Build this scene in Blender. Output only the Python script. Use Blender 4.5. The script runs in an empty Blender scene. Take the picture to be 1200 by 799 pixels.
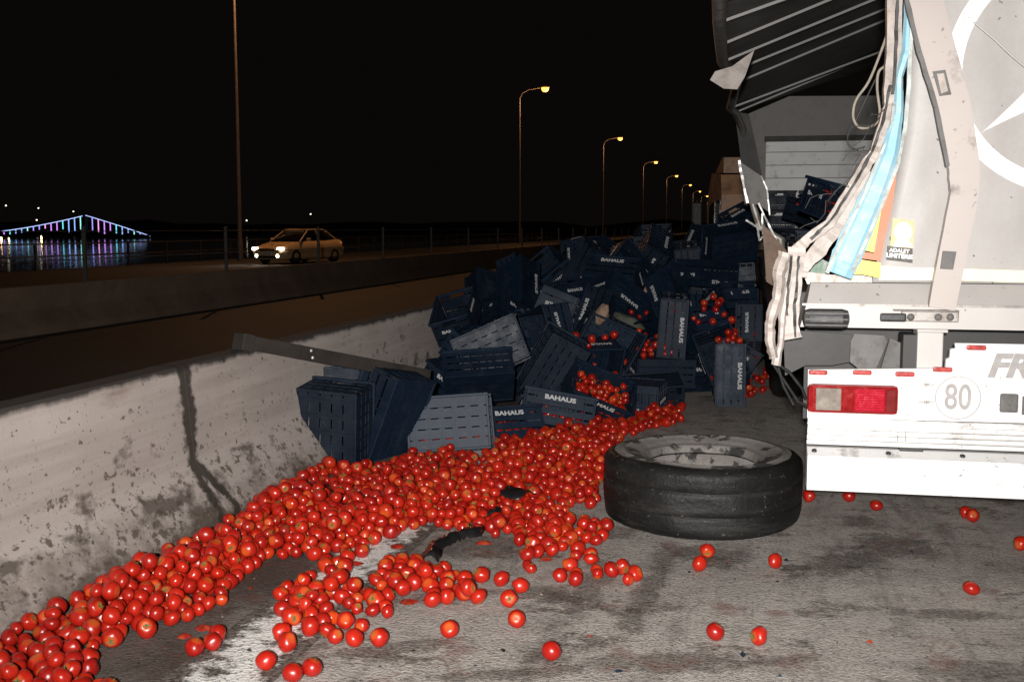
import bpy, bmesh, math, random
from mathutils import Vector, Matrix, Euler, noise
from mathutils.bvhtree import BVHTree
R0 = random.Random(7)
scene = bpy.context.scene
col = scene.collection
rad = math.radians

# ------------------------------------------------------------ camera
FPX = 1300.0; CAMH = 1.5
PITCH = math.atan((399.5 - 268) / FPX)
YAW = math.atan(286 * math.cos(PITCH) / FPX)
CAM = Vector((0, 0, CAMH))
FH = Vector((-math.sin(YAW), math.cos(YAW), 0))
RT = Vector((math.cos(YAW), math.sin(YAW), 0))
FW = FH * math.cos(PITCH) - Vector((0, 0, math.sin(PITCH)))
UP = RT.cross(FW)
cd = bpy.data.cameras.new('camera'); cam = bpy.data.objects.new('camera', cd); col.objects.link(cam)
cd.sensor_width = 36; cd.lens = 36 * FPX / 1200; cd.clip_start = .05; cd.clip_end = 6000
cam.location = CAM; cam.rotation_euler = Euler((math.pi / 2 - PITCH, 0, YAW))
scene.camera = cam
# ------------------------------------------------------------ night sky
w = bpy.data.worlds.new('World'); scene.world = w; w.use_nodes = True
bg = w.node_tree.nodes['Background']
bg.inputs['Color'].default_value = (1.0, .82, .74, 1); bg.inputs['Strength'].default_value = .0028
# ------------------------------------------------------------ the flash that lit the photograph (a lamp a little behind the photographer)
fl = bpy.data.lights.new('flash', 'SPOT'); flo = bpy.data.objects.new('flash', fl); col.objects.link(flo)
flo.location = FH * -.5 + RT * -.13 + Vector((0, 0, 1.66))
fl.energy = 2500; fl.color = (1.0, .965, .93); fl.shadow_soft_size = .05; fl.spot_size = rad(82); fl.spot_blend = 1.0
aim = (FH * 10 + RT * .5 + Vector((0, 0, 1.0))) - flo.location
flo.rotation_euler = aim.to_track_quat('-Z', 'Y').to_euler()
vs = scene.view_settings; vs.view_transform = 'Standard'; vs.look = 'None'; vs.exposure = 0; vs.gamma = 1

# ------------------------------------------------------------ helpers
def ray(u, v): return (FW * FPX + RT * (u - 600) + UP * (399.5 - v)).normalized()
def gnd(u, v, z=0.0):                       # where a sight line meets the height z
    d = ray(u, v); t = (z - CAMH) / d.z; return CAM + d * t
def atd(u, v, depth):                       # a point at a horizontal distance from the photographer
    d = ray(u, v); return CAM + d * (depth / d.dot(FH))
def atx(u, v, X):
    d = ray(u, v); return CAM + d * (X / d.x)

def tag(o, label=None, cat=None, group=None, kind=None):
    if label: o['label'] = label
    if cat: o['category'] = cat
    if group: o['group'] = group
    if kind: o['kind'] = kind
    return o
def empty(name, loc=(0, 0, 0), rz=0.0):
    o = bpy.data.objects.new(name, None); o.empty_display_size = .1; col.objects.link(o)
    o.location = loc; o.rotation_euler = (0, 0, rz); return o

class MB:
    def __init__(s): s.v = []; s.f = []; s.m = []; s.sm = []
    def add(s, vs_, fs, mi=0, smooth=False):
        n = len(s.v); s.v += [tuple(p) for p in vs_]
        for f in fs: s.f.append([i + n for i in f]); s.m.append(mi); s.sm.append(smooth)
        return s
    def box(s, a, b, mi=0, M=None):
        x0, y0, z0 = a; x1, y1, z1 = b
        p = [Vector(q) for q in ((x0,y0,z0),(x1,y0,z0),(x1,y1,z0),(x0,y1,z0),(x0,y0,z1),(x1,y0,z1),(x1,y1,z1),(x0,y1,z1))]
        if M: p = [M @ q for q in p]
        return s.add(p, [(0,3,2,1),(4,5,6,7),(0,1,5,4),(1,2,6,5),(2,3,7,6),(3,0,4,7)], mi)
    def bbox(s, a, b, bev=.004, mi=0):       # box with chamfered edges
        bm = bmesh.new(); bmesh.ops.create_cube(bm, size=1)
        sc = [b[i] - a[i] for i in range(3)]; c = [(b[i] + a[i]) / 2 for i in range(3)]
        for v in bm.verts: v.co = Vector((v.co.x * sc[0] + c[0], v.co.y * sc[1] + c[1], v.co.z * sc[2] + c[2]))
        bmesh.ops.bevel(bm, geom=bm.edges[:], offset=min(bev, min(sc) * .45), segments=2, affect='EDGES', profile=.6)
        bm.verts.index_update()
        s.add([v.co.copy() for v in bm.verts], [[v.index for v in f.verts] for f in bm.faces], mi); bm.free(); return s
    def prism(s, poly, d, mi=0):             # poly: 3D points, extruded by vector d
        n = len(poly); d = Vector(d); a = [Vector(p) for p in poly]
        nrm = sum(((a[i]).cross(a[(i + 1) % n]) for i in range(n)), Vector())
        if nrm.dot(d) > 0: a = a[::-1]
        b = [p + d for p in a]
        fs = [list(range(n)), list(range(2 * n - 1, n - 1, -1))]
        for i in range(n): j = (i + 1) % n; fs.append([j, i, n + i, n + j])
        return s.add(a + b, fs, mi)
    def tube(s, pts, r, seg=8, mi=0, cap=True):
        pts = [Vector(p) for p in pts]; n = len(pts)
        rr = r if isinstance(r, (list, tuple)) else [r] * n
        vs_ = []; fs = []; ref = None
        for i, p in enumerate(pts):
            t = (pts[min(i + 1, n - 1)] - pts[max(i - 1, 0)]).normalized()
            if ref is None: ref = t.orthogonal().normalized()
            a = (ref - t * ref.dot(t)).normalized(); ref = a; b = t.cross(a)
            for k in range(seg):
                q = 2 * math.pi * k / seg; vs_.append(p + (a * math.cos(q) + b * math.sin(q)) * rr[i])
        for i in range(n - 1):
            for k in range(seg):
                k2 = (k + 1) % seg; fs.append((i*seg+k, i*seg+k2, (i+1)*seg+k2, (i+1)*seg+k))
        s.add(vs_, fs, mi, True)
        if cap: s.add(vs_[:seg][::-1], [list(range(seg))], mi); s.add(vs_[-seg:], [list(range(seg))], mi)
        return s
    def lathe(s, prof, seg=32, mi=0, M=None, smooth=True, close=False):
        vs_ = []; fs = []; n = len(prof)
        for k in range(seg):
            q = 2 * math.pi * k / seg
            for r, z in prof:
                p = Vector((r * math.cos(q), r * math.sin(q), z)); vs_.append(M @ p if M else p)
        for k in range(seg):
            k2 = (k + 1) % seg
            for i in range(n if close else n - 1):
                j = (i + 1) % n; fs.append((k*n+i, k2*n+i, k2*n+j, k*n+j))
        return s.add(vs_, fs, mi, smooth)
    def grid(s, P, mi=0, smooth=True):       # P[i][j] points
        a = len(P); b = len(P[0]); fs = []
        for i in range(a - 1):
            for j in range(b - 1): fs.append((i*b+j, i*b+j+1, (i+1)*b+j+1, (i+1)*b+j))
        return s.add([p for r_ in P for p in r_], fs, mi, smooth)
    def mesh(s, name, mats):
        me = bpy.data.meshes.new(name); me.from_pydata(s.v, [], s.f)
        for m in (mats if isinstance(mats, (list, tuple)) else [mats]): me.materials.append(m)
        me.polygons.foreach_set('material_index', s.m); me.polygons.foreach_set('use_smooth', s.sm)
        me.update(); return me
    def build(s, name, mats, parent=None, recalc=False):
        me = s.mesh(name, mats)
        if recalc:
            bm = bmesh.new(); bm.from_mesh(me); bmesh.ops.recalc_face_normals(bm, faces=bm.faces[:]); bm.to_mesh(me); bm.free()
        o = bpy.data.objects.new(name, me); col.objects.link(o)
        if parent: o.parent = parent
        return o
def inst(name, me, parent=None, M=None):
    o = bpy.data.objects.new(name, me); col.objects.link(o)
    if parent: o.parent = parent
    if M is not None: o.matrix_local = M if parent else M
    return o

# ------------------------------------------------------------ materials
class NT:
    def __init__(s, name):
        s.m = bpy.data.materials.new(name); s.m.use_nodes = True; s.t = s.m.node_tree
        s.b = s.t.nodes['Principled BSDF']
    def n(s, t, **k):
        x = s.t.nodes.new(t)
        for a, b in k.items():
            if a.startswith('_'): setattr(x, a[1:], b)
            else: x.inputs[a.replace('_', ' ')].default_value = b
        return x
    def l(s, a, b): s.t.links.new(a, b)
    def coord(s, scale=(1, 1, 1), kind='Object'):
        c = s.n('ShaderNodeTexCoord'); m = s.n('ShaderNodeMapping'); m.inputs['Scale'].default_value = scale
        s.l(c.outputs[kind], m.inputs['Vector']); return m.outputs[0]
    def noise(s, vec, scale=5, detail=4, rough=.6):
        x = s.n('ShaderNodeTexNoise', Scale=scale, Detail=detail, Roughness=rough); s.l(vec, x.inputs['Vector']); return x.outputs['Fac']
    def ramp(s, fac, lo, hi, a=0.0, b=1.0):
        x = s.n('ShaderNodeMapRange'); x.inputs[1].default_value = lo; x.inputs[2].default_value = hi
        x.inputs[3].default_value = a; x.inputs[4].default_value = b; s.l(fac, x.inputs[0]); return x.outputs[0]
    def math(s, op, a, b=None):
        x = s.n('ShaderNodeMath', _operation=op)
        for i, q in enumerate((a, b)):
            if q is None: continue
            if isinstance(q, (int, float)): x.inputs[i].default_value = q
            else: s.l(q, x.inputs[i])
        return x.outputs[0]
    def mix(s, fac, a, b, blend='MIX'):
        x = s.n('ShaderNodeMix', _data_type='RGBA', _blend_type=blend)
        for i, q in ((0, fac), (6, a), (7, b)):
            if isinstance(q, (int, float)): x.inputs[i].default_value = q
            elif isinstance(q, tuple): x.inputs[i].default_value = (*q, 1)
            else: s.l(q, x.inputs[i])
        return x.outputs[2]
    def out(s, colr=None, rough=None, bump=None, bstr=.3, bdist=.01, **k):
        if colr is not None:
            if isinstance(colr, tuple): s.b.inputs['Base Color'].default_value = (*colr, 1)
            else: s.l(colr, s.b.inputs['Base Color'])
        if rough is not None:
            if isinstance(rough, (int, float)): s.b.inputs['Roughness'].default_value = rough
            else: s.l(rough, s.b.inputs['Roughness'])
        if bump is not None:
            x = s.n('ShaderNodeBump', Strength=bstr, Distance=bdist); s.l(bump, x.inputs['Height']); s.l(x.outputs[0], s.b.inputs['Normal'])
        for a, b in k.items(): s.b.inputs[a.replace('_', ' ')].default_value = b
        return s.m
def mk(name, c, rough=.55, metal=0.0, var=.25, scale=6, dirt=None, damt=.5, dscale=9, bstr=.15, spec=.5):
    s = NT(name); v = s.coord(); n1 = s.noise(v, scale, 5)
    lo = tuple(q * (1 - var) for q in c); hi = tuple(min(1, q * (1 + var)) for q in c)
    cc = s.mix(s.ramp(n1, .3, .7), lo, hi)
    if dirt:
        d = s.noise(v, dscale, 6, .7); cc = s.mix(s.ramp(d, .62 - damt * .25, .72, 0, .9), cc, dirt)
        sp = s.noise(v, dscale * 7, 2, .5); cc = s.mix(s.ramp(sp, .69, .73, 0, .8), cc, dirt)
    return s.out(cc, s.ramp(n1, .2, .8, max(.03, rough - .12), min(1, rough + .12)), n1, bstr, .01, Metallic=metal, Specular_IOR_Level=spec)
def emit(name, c, st):
    s = NT(name); s.out((.02, .02, .02), .5); s.b.inputs['Emission Color'].default_value = (*c, 1); s.b.inputs['Emission Strength'].default_value = st; return s.m

# road: grey worn asphalt, brown oily dirt, pale grit
def road_mat():
    s = NT('asphalt'); v = s.coord()
    big = s.noise(v, .9, 6, .65); mid = s.noise(v, 6, 6, .72); fine = s.noise(v, 75, 3, .65); grit = s.noise(v, 85, 1, .5)
    c = s.mix(s.ramp(big, .32, .68), (.33, .297, .268), (.48, .44, .40))
    c = s.mix(s.ramp(mid, .45, .70, .0, .45), c, (.12, .104, .09))
    c = s.mix(s.ramp(fine, .50, .68, 0, .6), c, (.44, .405, .37))
    c = s.mix(s.ramp(fine, .47, .34, 0, .55), c, (.05, .043, .037))
    c = s.mix(s.ramp(grit, .72, .75, 0, .6), c, (.75, .72, .68))
    sx = s.n('ShaderNodeSeparateXYZ'); tc = s.n('ShaderNodeTexCoord'); s.l(tc.outputs['Object'], sx.inputs[0])
    wob = s.math('ADD', sx.outputs[0], s.ramp(s.noise(v, 2.2, 4), 0, 1, -.45, .45))
    wet = s.ramp(wob, -1.40, -1.85, 0, .8)
    c = s.mix(wet, c, (.055, .042, .032))
    str_ = s.noise(s.coord((6, .9, 1)), 1.0, 6, .7)
    c = s.mix(s.ramp(str_, .53, .63, 0, .35), c, (.05, .042, .035))
    cross = s.noise(s.coord((1.2, 5, 1)), 1.3, 6, .7)
    c = s.mix(s.ramp(cross, .55, .64, 0, .3), c, (.07, .058, .048))
    blot = s.noise(s.coord((1.0, 1.5, 1)), 2.1, 7, .74)
    bl = s.ramp(blot, .555, .62, 0, .92)
    c = s.mix(s.math('MULTIPLY', bl, s.ramp(fine, .3, .6, 1, .55)), c, (.042, .029, .018))
    edge = s.noise(v, 9, 8, .82); sta = None
    for (u_, v_, rx, ry, an) in ((785, 777, .42, .12, .1), (1165, 790, .30, .16, .0), (640, 697, .20, .16, .2), (690, 690, .10, .45, -.25), (760, 690, .07, .75, -.30), (830, 650, .30, .16, .1), (985, 660, .14, .40, -.9), (1050, 640, .22, .26, 0), (1010, 612, .14, .16, 0),
                                 (560, 640, .34, .26, .4), (520, 700, .30, .10, .2), (250, 770, .30, .25, 0), (320, 675, .30, .35, 0), (470, 760, .25, .08, .3), (640, 770, .12, .10, 0), (905, 775, .22, .05, .2), (1110, 720, .3, .07, -.1), (700, 625, .25, .12, 0), (600, 790, .4, .06, .15)):
        p_ = gnd(u_, v_); mp = s.n('ShaderNodeMapping', _vector_type='TEXTURE'); mp.inputs['Location'].default_value = (p_.x, p_.y, 0); mp.inputs['Rotation'].default_value = (0, 0, an + YAW); mp.inputs['Scale'].default_value = (rx, ry, 1)
        s.l(tc.outputs['Object'], mp.inputs['Vector']); ln = s.n('ShaderNodeVectorMath', _operation='LENGTH'); s.l(mp.outputs[0], ln.inputs[0])
        m_ = s.ramp(s.math('ADD', ln.outputs['Value'], s.ramp(edge, .25, .75, -.9, .9)), 1.0, .55, 0, .72); sta = m_ if sta is None else s.math('MAXIMUM', sta, m_)
    c = s.mix(s.math('MULTIPLY', sta, s.ramp(fine, .35, .65, 1, .6)), c, (.040, .029, .020))
    juice = s.noise(s.coord((1, 1, 1)), 3.6, 4, .6)
    ju = s.ramp(juice, .58, .68, 0, .5); c = s.mix(ju, c, (.13, .03, .018))
    rough = s.math('SUBTRACT', s.ramp(mid, .3, .7, .62, .85), s.math('MULTIPLY', s.math('MAXIMUM', sta, wet), .10))
    h = s.math('ADD', s.math('MULTIPLY', fine, 1.0), s.math('MULTIPLY', mid, .7))
    return s.out(c, rough, h, .9, .012)
def far_asphalt():
    s = NT('far_asphalt'); v = s.coord(); n1 = s.noise(v, .6, 5); f = s.noise(v, 30, 2)
    c = s.mix(s.ramp(n1, .3, .7), (.045, .042, .039), (.07, .065, .06)); c = s.mix(s.ramp(f, .3, .7, 0, .4), c, (.04, .036, .033))
    return s.out(c, .75, f, .4, .01)
XB = -2.585                                   # foot of the near barrier
JOINT = atx(222, 490, XB - .2).y
def barrier_mat():
    s = NT('stained_concrete'); v = s.coord()
    big = s.noise(v, 1.1, 5); strk = s.noise(s.coord((6, .5, 9)), 1.3, 6, .6)
    c = s.mix(s.ramp(big, .25, .75), (.41, .355, .322), (.50, .44, .402))
    c = s.mix(s.ramp(strk, .42, .72, 0, .55), c, (.27, .222, .195))
    sx = s.n('ShaderNodeSeparateXYZ'); tc = s.n('ShaderNodeTexCoord'); s.l(tc.outputs['Object'], sx.inputs[0]); z = sx.outputs[2]
    # splashes of mud: more of them near the foot
    low = s.ramp(z, .60, .05, 0, 1)
    for sc, st, amt, lo, hi in ((7, .55, .15, .63, .74), (19, .7, .11, .645, .70), (42, .8, .07, .655, .70)):
        n_ = s.noise(s.coord((1, st, 1)), sc, 4, .62); th = s.math('ADD', n_, s.math('MULTIPLY', low, amt))
        c = s.mix(s.ramp(th, lo, hi, 0, .82), c, (.075, .056, .042))
    foot = s.ramp(s.math('ADD', z, s.ramp(s.noise(v, 5, 6, .7), .2, .8, -.20, .20)), .22, .02, 0, .8)
    c = s.mix(foot, c, (.10, .078, .06))
    # tar that ran down the joint and forked at the foot
    yj = s.math('ADD', s.math('SUBTRACT', sx.outputs[1], JOINT), s.ramp(s.noise(s.coord((1, .3, 1)), 6, 4), .2, .8, -.05, .05))
    sp_ = s.math('MAXIMUM', s.math('MULTIPLY', s.math('SUBTRACT', .36, z), .30), 0.0)
    dj = s.math('ABSOLUTE', s.math('SUBTRACT', s.math('ABSOLUTE', yj), sp_))
    wj = s.math('ADD', s.ramp(z, .1, .5, .030, .060), s.ramp(s.noise(v, 13, 4, .7), .25, .75, -.026, .026))
    c = s.mix(s.ramp(s.math('SUBTRACT', dj, wj), .014, -.014, 0, .94), c, (.035, .027, .02))
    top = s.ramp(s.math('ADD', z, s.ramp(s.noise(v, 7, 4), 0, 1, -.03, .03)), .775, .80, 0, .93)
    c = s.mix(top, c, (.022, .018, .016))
    rust = s.ramp(s.noise(s.coord((1, .8, 3)), 2.0, 4), .62, .74, 0, .5); c = s.mix(s.math('MULTIPLY', rust, s.ramp(z, .6, .77, 0, 1)), c, (.16, .08, .045))
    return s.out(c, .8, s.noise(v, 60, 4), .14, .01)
def line_mat():
    s = NT('worn_road_paint'); v = s.coord(); a = s.noise(v, 7, 6, .75); f = s.noise(v, 70, 3)
    sx = s.n('ShaderNodeSeparateXYZ'); tc = s.n('ShaderNodeTexCoord'); s.l(tc.outputs['Object'], sx.inputs[0])
    e = s.math('ADD', s.math('ABSOLUTE', s.math('ADD', sx.outputs[0], 1.715)), s.ramp(s.noise(v, 12, 5, .7), .2, .8, -.09, .09))
    c = s.mix(s.ramp(f, .35, .65, 0, .5), (.86, .84, .80), (.55, .52, .48))
    bare = s.math('MAXIMUM', s.math('MAXIMUM', s.ramp(a, .52, .60), s.ramp(f, .58, .66)), s.ramp(e, .09, .13))
    c = s.mix(bare, c, s.mix(s.ramp(f, .4, .6), (.05, .04, .032), (.17, .15, .13))); return s.out(c, .7, f, .8, .012)
def tomato_mat():
    s = NT('tomato_skin'); at = s.n('ShaderNodeAttribute', _attribute_name='tint'); oi = s.n('ShaderNodeObjectInfo')
    t = s.math('FRACT', s.math('ADD', at.outputs['Fac'], s.math('MULTIPLY', oi.outputs['Random'], .6)))
    c = s.mix(s.ramp(t, 0, .75), (.26, .006, .004), (.40, .014, .005)); c = s.mix(s.ramp(t, .90, 1.0), c, (.46, .045, .008))
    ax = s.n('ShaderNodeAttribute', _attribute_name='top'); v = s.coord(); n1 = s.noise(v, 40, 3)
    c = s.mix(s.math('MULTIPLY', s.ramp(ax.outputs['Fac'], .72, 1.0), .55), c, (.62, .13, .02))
    c = s.mix(s.ramp(n1, .63, .75, 0, .3), c, (.22, .02, .012))
    dust = s.noise(s.coord((1, 1, 1)), 22, 4, .7)
    c = s.mix(s.ramp(dust, .56, .72, 0, .35), c, (.17, .065, .04))
    return s.out(c, s.ramp(dust, .3, .7, .18, .40), n1, .08, .004, Coat_Weight=.08, Coat_Roughness=.2)
def crate_mat():
    s = NT('navy_crate_plastic'); v = s.coord(); oi = s.n('ShaderNodeObjectInfo')
    n1 = s.noise(v, 7, 6, .7); sc = s.noise(s.coord((60, 60, 5)), 1.2, 3)
    c = s.mix(oi.outputs['Random'], (.0022, .0070, .0165), (.0050, .0155, .035))
    c = s.mix(s.ramp(n1, .50, .74, 0, .35), c, (.017, .028, .044))
    c = s.mix(s.ramp(sc, .60, .70, 0, .35), c, (.034, .043, .054))
    return s.out(c, s.ramp(n1, .3, .7, .42, .7), n1, .12, .006, Specular_IOR_Level=.35)
def scuffed_mat():
    s = NT('scuffed_crate_plastic'); v = s.coord(); n1 = s.noise(v, 6, 6, .7); sc = s.noise(v, 30, 4, .7)
    c = s.mix(s.ramp(n1, .35, .65), (.008, .018, .036), (.018, .032, .052)); c = s.mix(s.ramp(sc, .55, .68, 0, .5), c, (.045, .056, .070)); return s.out(c, .6, sc, .2, .006)
def dirty_white(name, c=(.48, .455, .435), amt=.12, sc=4, var=.06):
    return mk(name, c, .5, 0, var, 3, (.16, .13, .11), amt, sc, .08)
def tarp_mat():
    s = NT('grey_tarpaulin'); v = s.coord(); n1 = s.noise(v, 2.2, 5); f = s.noise(v, 55, 3); fl_ = s.noise(v, 24, 2, .5); big = s.noise(s.coord((3, 3, .6)), 2, 4)
    c = s.mix(s.ramp(n1, .3, .7), (.37, .355, .34), (.45, .435, .42)); c = s.mix(s.ramp(big, .45, .75, 0, .4), c, (.31, .27, .25))
    c = s.mix(s.ramp(f, .35, .65, 0, .25), c, (.33, .31, .295)); c = s.mix(s.ramp(fl_, .715, .74, 0, .9), c, (.07, .06, .055))
    return s.out(c, .55, s.noise(v, 9, 3), .1, .01)
def tyre_mat():
    s = NT('scuffed_rubber'); v = s.coord(); n1 = s.noise(v, 5, 6, .7); r_ = s.noise(s.coord((1.2, 1.2, 7)), 2, 6, .72); f = s.noise(v, 45, 3)
    c = s.mix(s.ramp(n1, .35, .7), (.006, .0058, .0056), (.014, .0135, .013)); c = s.mix(s.ramp(r_, .52, .66, 0, .5), c, (.042, .040, .038))
    c = s.mix(s.ramp(f, .66, .72, 0, .5), c, (.20, .19, .18)); return s.out(c, .55, s.math('ADD', r_, f), .5, .008, Specular_IOR_Level=.25)
def tyre_side_mat():
    s = NT('dusty_sidewall'); v = s.coord(); n1 = s.noise(v, 4, 6, .7); f = s.noise(v, 40, 3); b_ = s.noise(v, 5.5, 6, .68)
    c = s.mix(s.ramp(n1, .3, .7), (.16, .147, .135), (.24, .222, .205)); c = s.mix(s.ramp(f, .4, .7, 0, .4), c, (.10, .092, .084))
    c = s.mix(s.ramp(b_, .535, .57, 0, .93), c, (.02, .019, .018)); return s.out(c, .8, f, .3, .006)

M = {}
M['road'] = road_mat(); M['far'] = far_asphalt(); M['barrier'] = barrier_mat(); M['line'] = line_mat()
M['tomato'] = tomato_mat(); M['crate'] = crate_mat(); M['tarp'] = tarp_mat(); M['tyre'] = tyre_mat(); M['side'] = tyre_side_mat()
M['tar'] = mk('tar', (.030, .024, .019), .6, 0, .4, 20)
M['calyx'] = mk('tomato_leaf', (.09, .12, .035), .7, 0, .5, 30)
M['ink'] = mk('white_print', (.52, .52, .52), .6, 0, .3, 60, (.06, .07, .08), .5, 60)
M['white'] = dirty_white('white_truck_paint'); M['board'] = dirty_white('white_board_paint', (.74, .735, .725), .10, 5, .04)
M['beige'] = dirty_white('bent_post_paint', (.42, .365, .33), .75, 12, .2)
M['strut'] = dirty_white('strut_paint', (.42, .37, .345), .05, 4, .06)
M['alu'] = mk('ribbed_aluminium', (.74, .73, .72), .42, .35, .12, 4, (.2, .17, .15), .4, 8)
M['trim'] = mk('bent_trim_metal', (.5, .49, .48), .4, .3, .2, 20)
M['steel'] = mk('dull_steel', (.30, .28, .26), .5, .5, .3, 12, (.10, .06, .04), .5, 14)
M['dark'] = mk('dark_chassis', (.035, .034, .033), .6, 0, .35, 7)
M['rubber'] = mk('black_rubber', (.018, .018, .019), .5, 0, .3, 25)
M['flap'] = mk('grey_mudflap', (.12, .115, .11), .65, 0, .3, 9, (.05, .045, .04), .6, 12)
M['red'] = mk('red_lens', (.24, .010, .011), .15, 0, .2, 30)
M['redhot'] = mk('red_reflector', (.46, .013, .034), .15, 0, .1, 60)
M['clear'] = mk('clear_lens', (.24, .21, .18), .15, 0, .25, 25)
M['redpale'] = mk('faded_red_marker', (.42, .07, .065), .25, 0, .3, 50)
M['grey_ink'] = mk('grey_print', (.34, .32, .31), .6, 0, .15, 30)
M['blue'] = mk('pale_blue_curtain', (.27, .50, .62), .5, 0, .12, 8, (.45, .55, .58), .5, 12)
M['hem'] = mk('curtain_hem', (.42, .46, .44), .6, 0, .25, 14, (.14, .13, .11), .5, 16)
M['orange'] = mk('orange_stripe', (.62, .16, .07), .5, 0, .15, 10)
M['yellow'] = mk('yellow_reflective', (.83, .66, .06), .4, 0, .15, 10)
M['paleyellow'] = mk('pale_reflective_band', (.90, .86, .58), .4, 0, .08, 6)
M['tan'] = mk('sticker_tan', (.56, .42, .22), .5, 0, .15, 40)
M['cream'] = mk('sticker_cream', (.78, .70, .62), .5, 0, .1, 40)
M['sblack'] = mk('sticker_black', (.05, .045, .035), .5, 0, .2, 40)
M['interior'] = mk('bulkhead_grey', (.26, .25, .235), .6, 0, .12, 4, (.2, .18, .16), .4, 6)
M['slat'] = mk('bulkhead_white', (.90, .90, .89), .5, 0, .03, 4, (.5, .49, .47), .2, 8)
M['bow'] = mk('roof_bow_metal', (.24, .235, .23), .5, .2, .15, 8)
M['roofskin'] = mk('roof_skin', (.12, .117, .113), .75, 0, .35, 3)
M['rope'] = mk('rope', (.25, .22, .18), .8, 0, .2, 40)
M['plank'] = mk('muddy_beam', (.027, .022, .018), .75, 0, .35, 5, (.03, .024, .02), .5, 10, .4)
M['sheet'] = NT('translucent_sheet').out((.035, .035, .035), .45, Alpha=.14)
M['sheet2'] = NT('folded_sheet').out((.02, .02, .02), .45, Alpha=.45)
M['concrete'] = mk('median_concrete', (.25, .172, .12), .85, 0, .2, 1.2, (.17, .115, .08), .4, 2.5)
M['railpaint'] = mk('dull_rail', (.05, .045, .04), .6, 0, .2, 5)
M['galv'] = mk('galvanised', (.12, .11, .10), .5, .3, .15, 5)
M['pole'] = mk('lamp_pole_paint', (.18, .16, .145), .5, .2, .15, 3)
M['carpaint'] = mk('pale_car_paint', (.88, .62, .32), .3, 0, .03, 3)
M['glass'] = NT('car_glass').out((.010, .011, .012), .06)
M['earth'] = mk('bank_earth', (.035, .03, .022), .9, 0, .4, .3)
M['hill'] = mk('far_hill', (.02, .02, .016), .9, 0, .4, .02)
M['cab'] = mk('lamp_tinted_cab_paint', (.50, .28, .15), .4, 0, .12, 3, (.15, .10, .08), .5, 4)  # orange glow of the street lamps is put into the cab's colour
M['cloth'] = mk('grey_green_sack', (.085, .09, .07), .85, 0, .3, 12)
M['card'] = mk('torn_cardboard', (.24, .16, .11), .85, 0, .25, 12)
M['bag'] = mk('black_plastic_bag', (.012, .012, .013), .30, 0, .4, 12)
M['pulp'] = mk('tomato_pulp', (.30, .022, .014), .22, 0, .4, 35, (.35, .10, .03), .5, 40, .4)
M['lamp'] = emit('sodium_lamp', (1.0, .42, .06), 4.0)
M['lampfar'] = emit('sodium_lamp_far', (1.0, .52, .16), 40)
M['head'] = emit('headlight', (1.0, .93, .80), 12)
M['plate'] = mk('number_plate', (.8, .8, .78), .4, 0, .05, 10)

# ============================================================ SETTING
XB = -2.585                                   # foot of the near barrier
b = MB(); prof = [(900, 0), (-25.5, 0), (-30, -.9), (-38, -5.2), (-60, -7)]
b.grid([[(x, y, z) for (x, z) in prof] for y in (-60, -20, 0, 10, 20, 40, 80, 160, 400, 900, 2200)], smooth=False)
tag(b.build('ground', M['far'], recalc=True), kind='structure')
def sheet(name, x0, x1, y0, y1, z, m, nx=1, ny=1):
    b = MB(); b.grid([[(x0 + (x1 - x0) * i / nx, y0 + (y1 - y0) * j / ny, z) for i in range(nx + 1)] for j in range(ny + 1)], smooth=False)
    return b.build(name, m)
tag(sheet('road', XB - .1, 9.5, -12, 260, .004, M['road']), kind='structure')
tag(sheet('edge_line', -1.90, -1.53, -12, 200, .008, M['line']), kind='structure')
tag(sheet('opposite_road', -24.6, -11.0, -30, 900, .004, M['far']), kind='structure')
b = MB(); b.grid([[(x, y, 0) for x in (-34, -120, -400, -1500)] for y in (-300, 0, 300, 900, 3200)], smooth=False)
s = NT('water'); v_ = s.coord((1, 1, 1)); 
water = b.build('water', s.out((.004, .006, .008), .055, s.noise(s.coord((.35, .12, 1)), 1.2, 3), .06, .5), recalc=True)
water.location.z = -4.0; tag(water, kind='structure')
# far hills across the water: a long low ridge
b = MB(); rows = []
for i in range(60):
    a = -1500 + i * 45
    hgt = 9 + 5 * noise.noise(Vector((i * .13, 2.1, 0))) + 7 * noise.noise(Vector((i * .6, 5, 0)))
    rows.append([(a, 1180 + 50 * math.sin(i * .3), -6), (a, 1230 + 50 * math.sin(i * .3), hgt * .55), (a, 1330, hgt), (a, 1500, -6)])
b.grid(rows); tag(b.build('hills', M['hill'], recalc=True), kind='structure')

# ---- jersey barriers
JP = [(0, 0), (0, .075), (-.175, .33), (-.225, .80), (-.235, .81), (-.365, .81), (-.375, .80), (-.425, .33), (-.60, .075), (-.60, 0)]
joint = JOINT
def barrier(name, y0, y1, label, steps):
    b = MB(); rows = []
    for i in range(steps + 1):
        y = y0 + (y1 - y0) * i / steps
        rows.append([(XB + x + .006 * noise.noise(Vector((y * 2, x * 9, z * 5))), y, z + .004 * noise.noise(Vector((y * 3, x * 5, 7)))) for x, z in JP])
    b.grid(rows, smooth=False); b.add(rows[0], [list(range(len(JP)))]); b.add(rows[-1], [list(range(len(JP)))[::-1]])
    return tag(b.build(name, M['barrier'], recalc=True), label, 'barrier', 'concrete barrier segments along the road edge')
segs = [(-7, joint - .002, 'mud-splashed white concrete barrier segment ending at the tar-filled joint, tomatoes heaped at its foot'),
        (joint + .002, joint + 6, 'white concrete barrier segment past the tar-filled joint with a dark beam resting on it'),
        (joint + 6.03, joint + 12, 'concrete barrier segment hidden in part by the crate heap'),
        (joint + 12.03, joint + 60, 'long run of concrete barrier going on behind the crate heap')]
for a, c, lb in segs: barrier('concrete_barrier', a, c, lb, 40 if c - a < 20 else 20)
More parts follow.
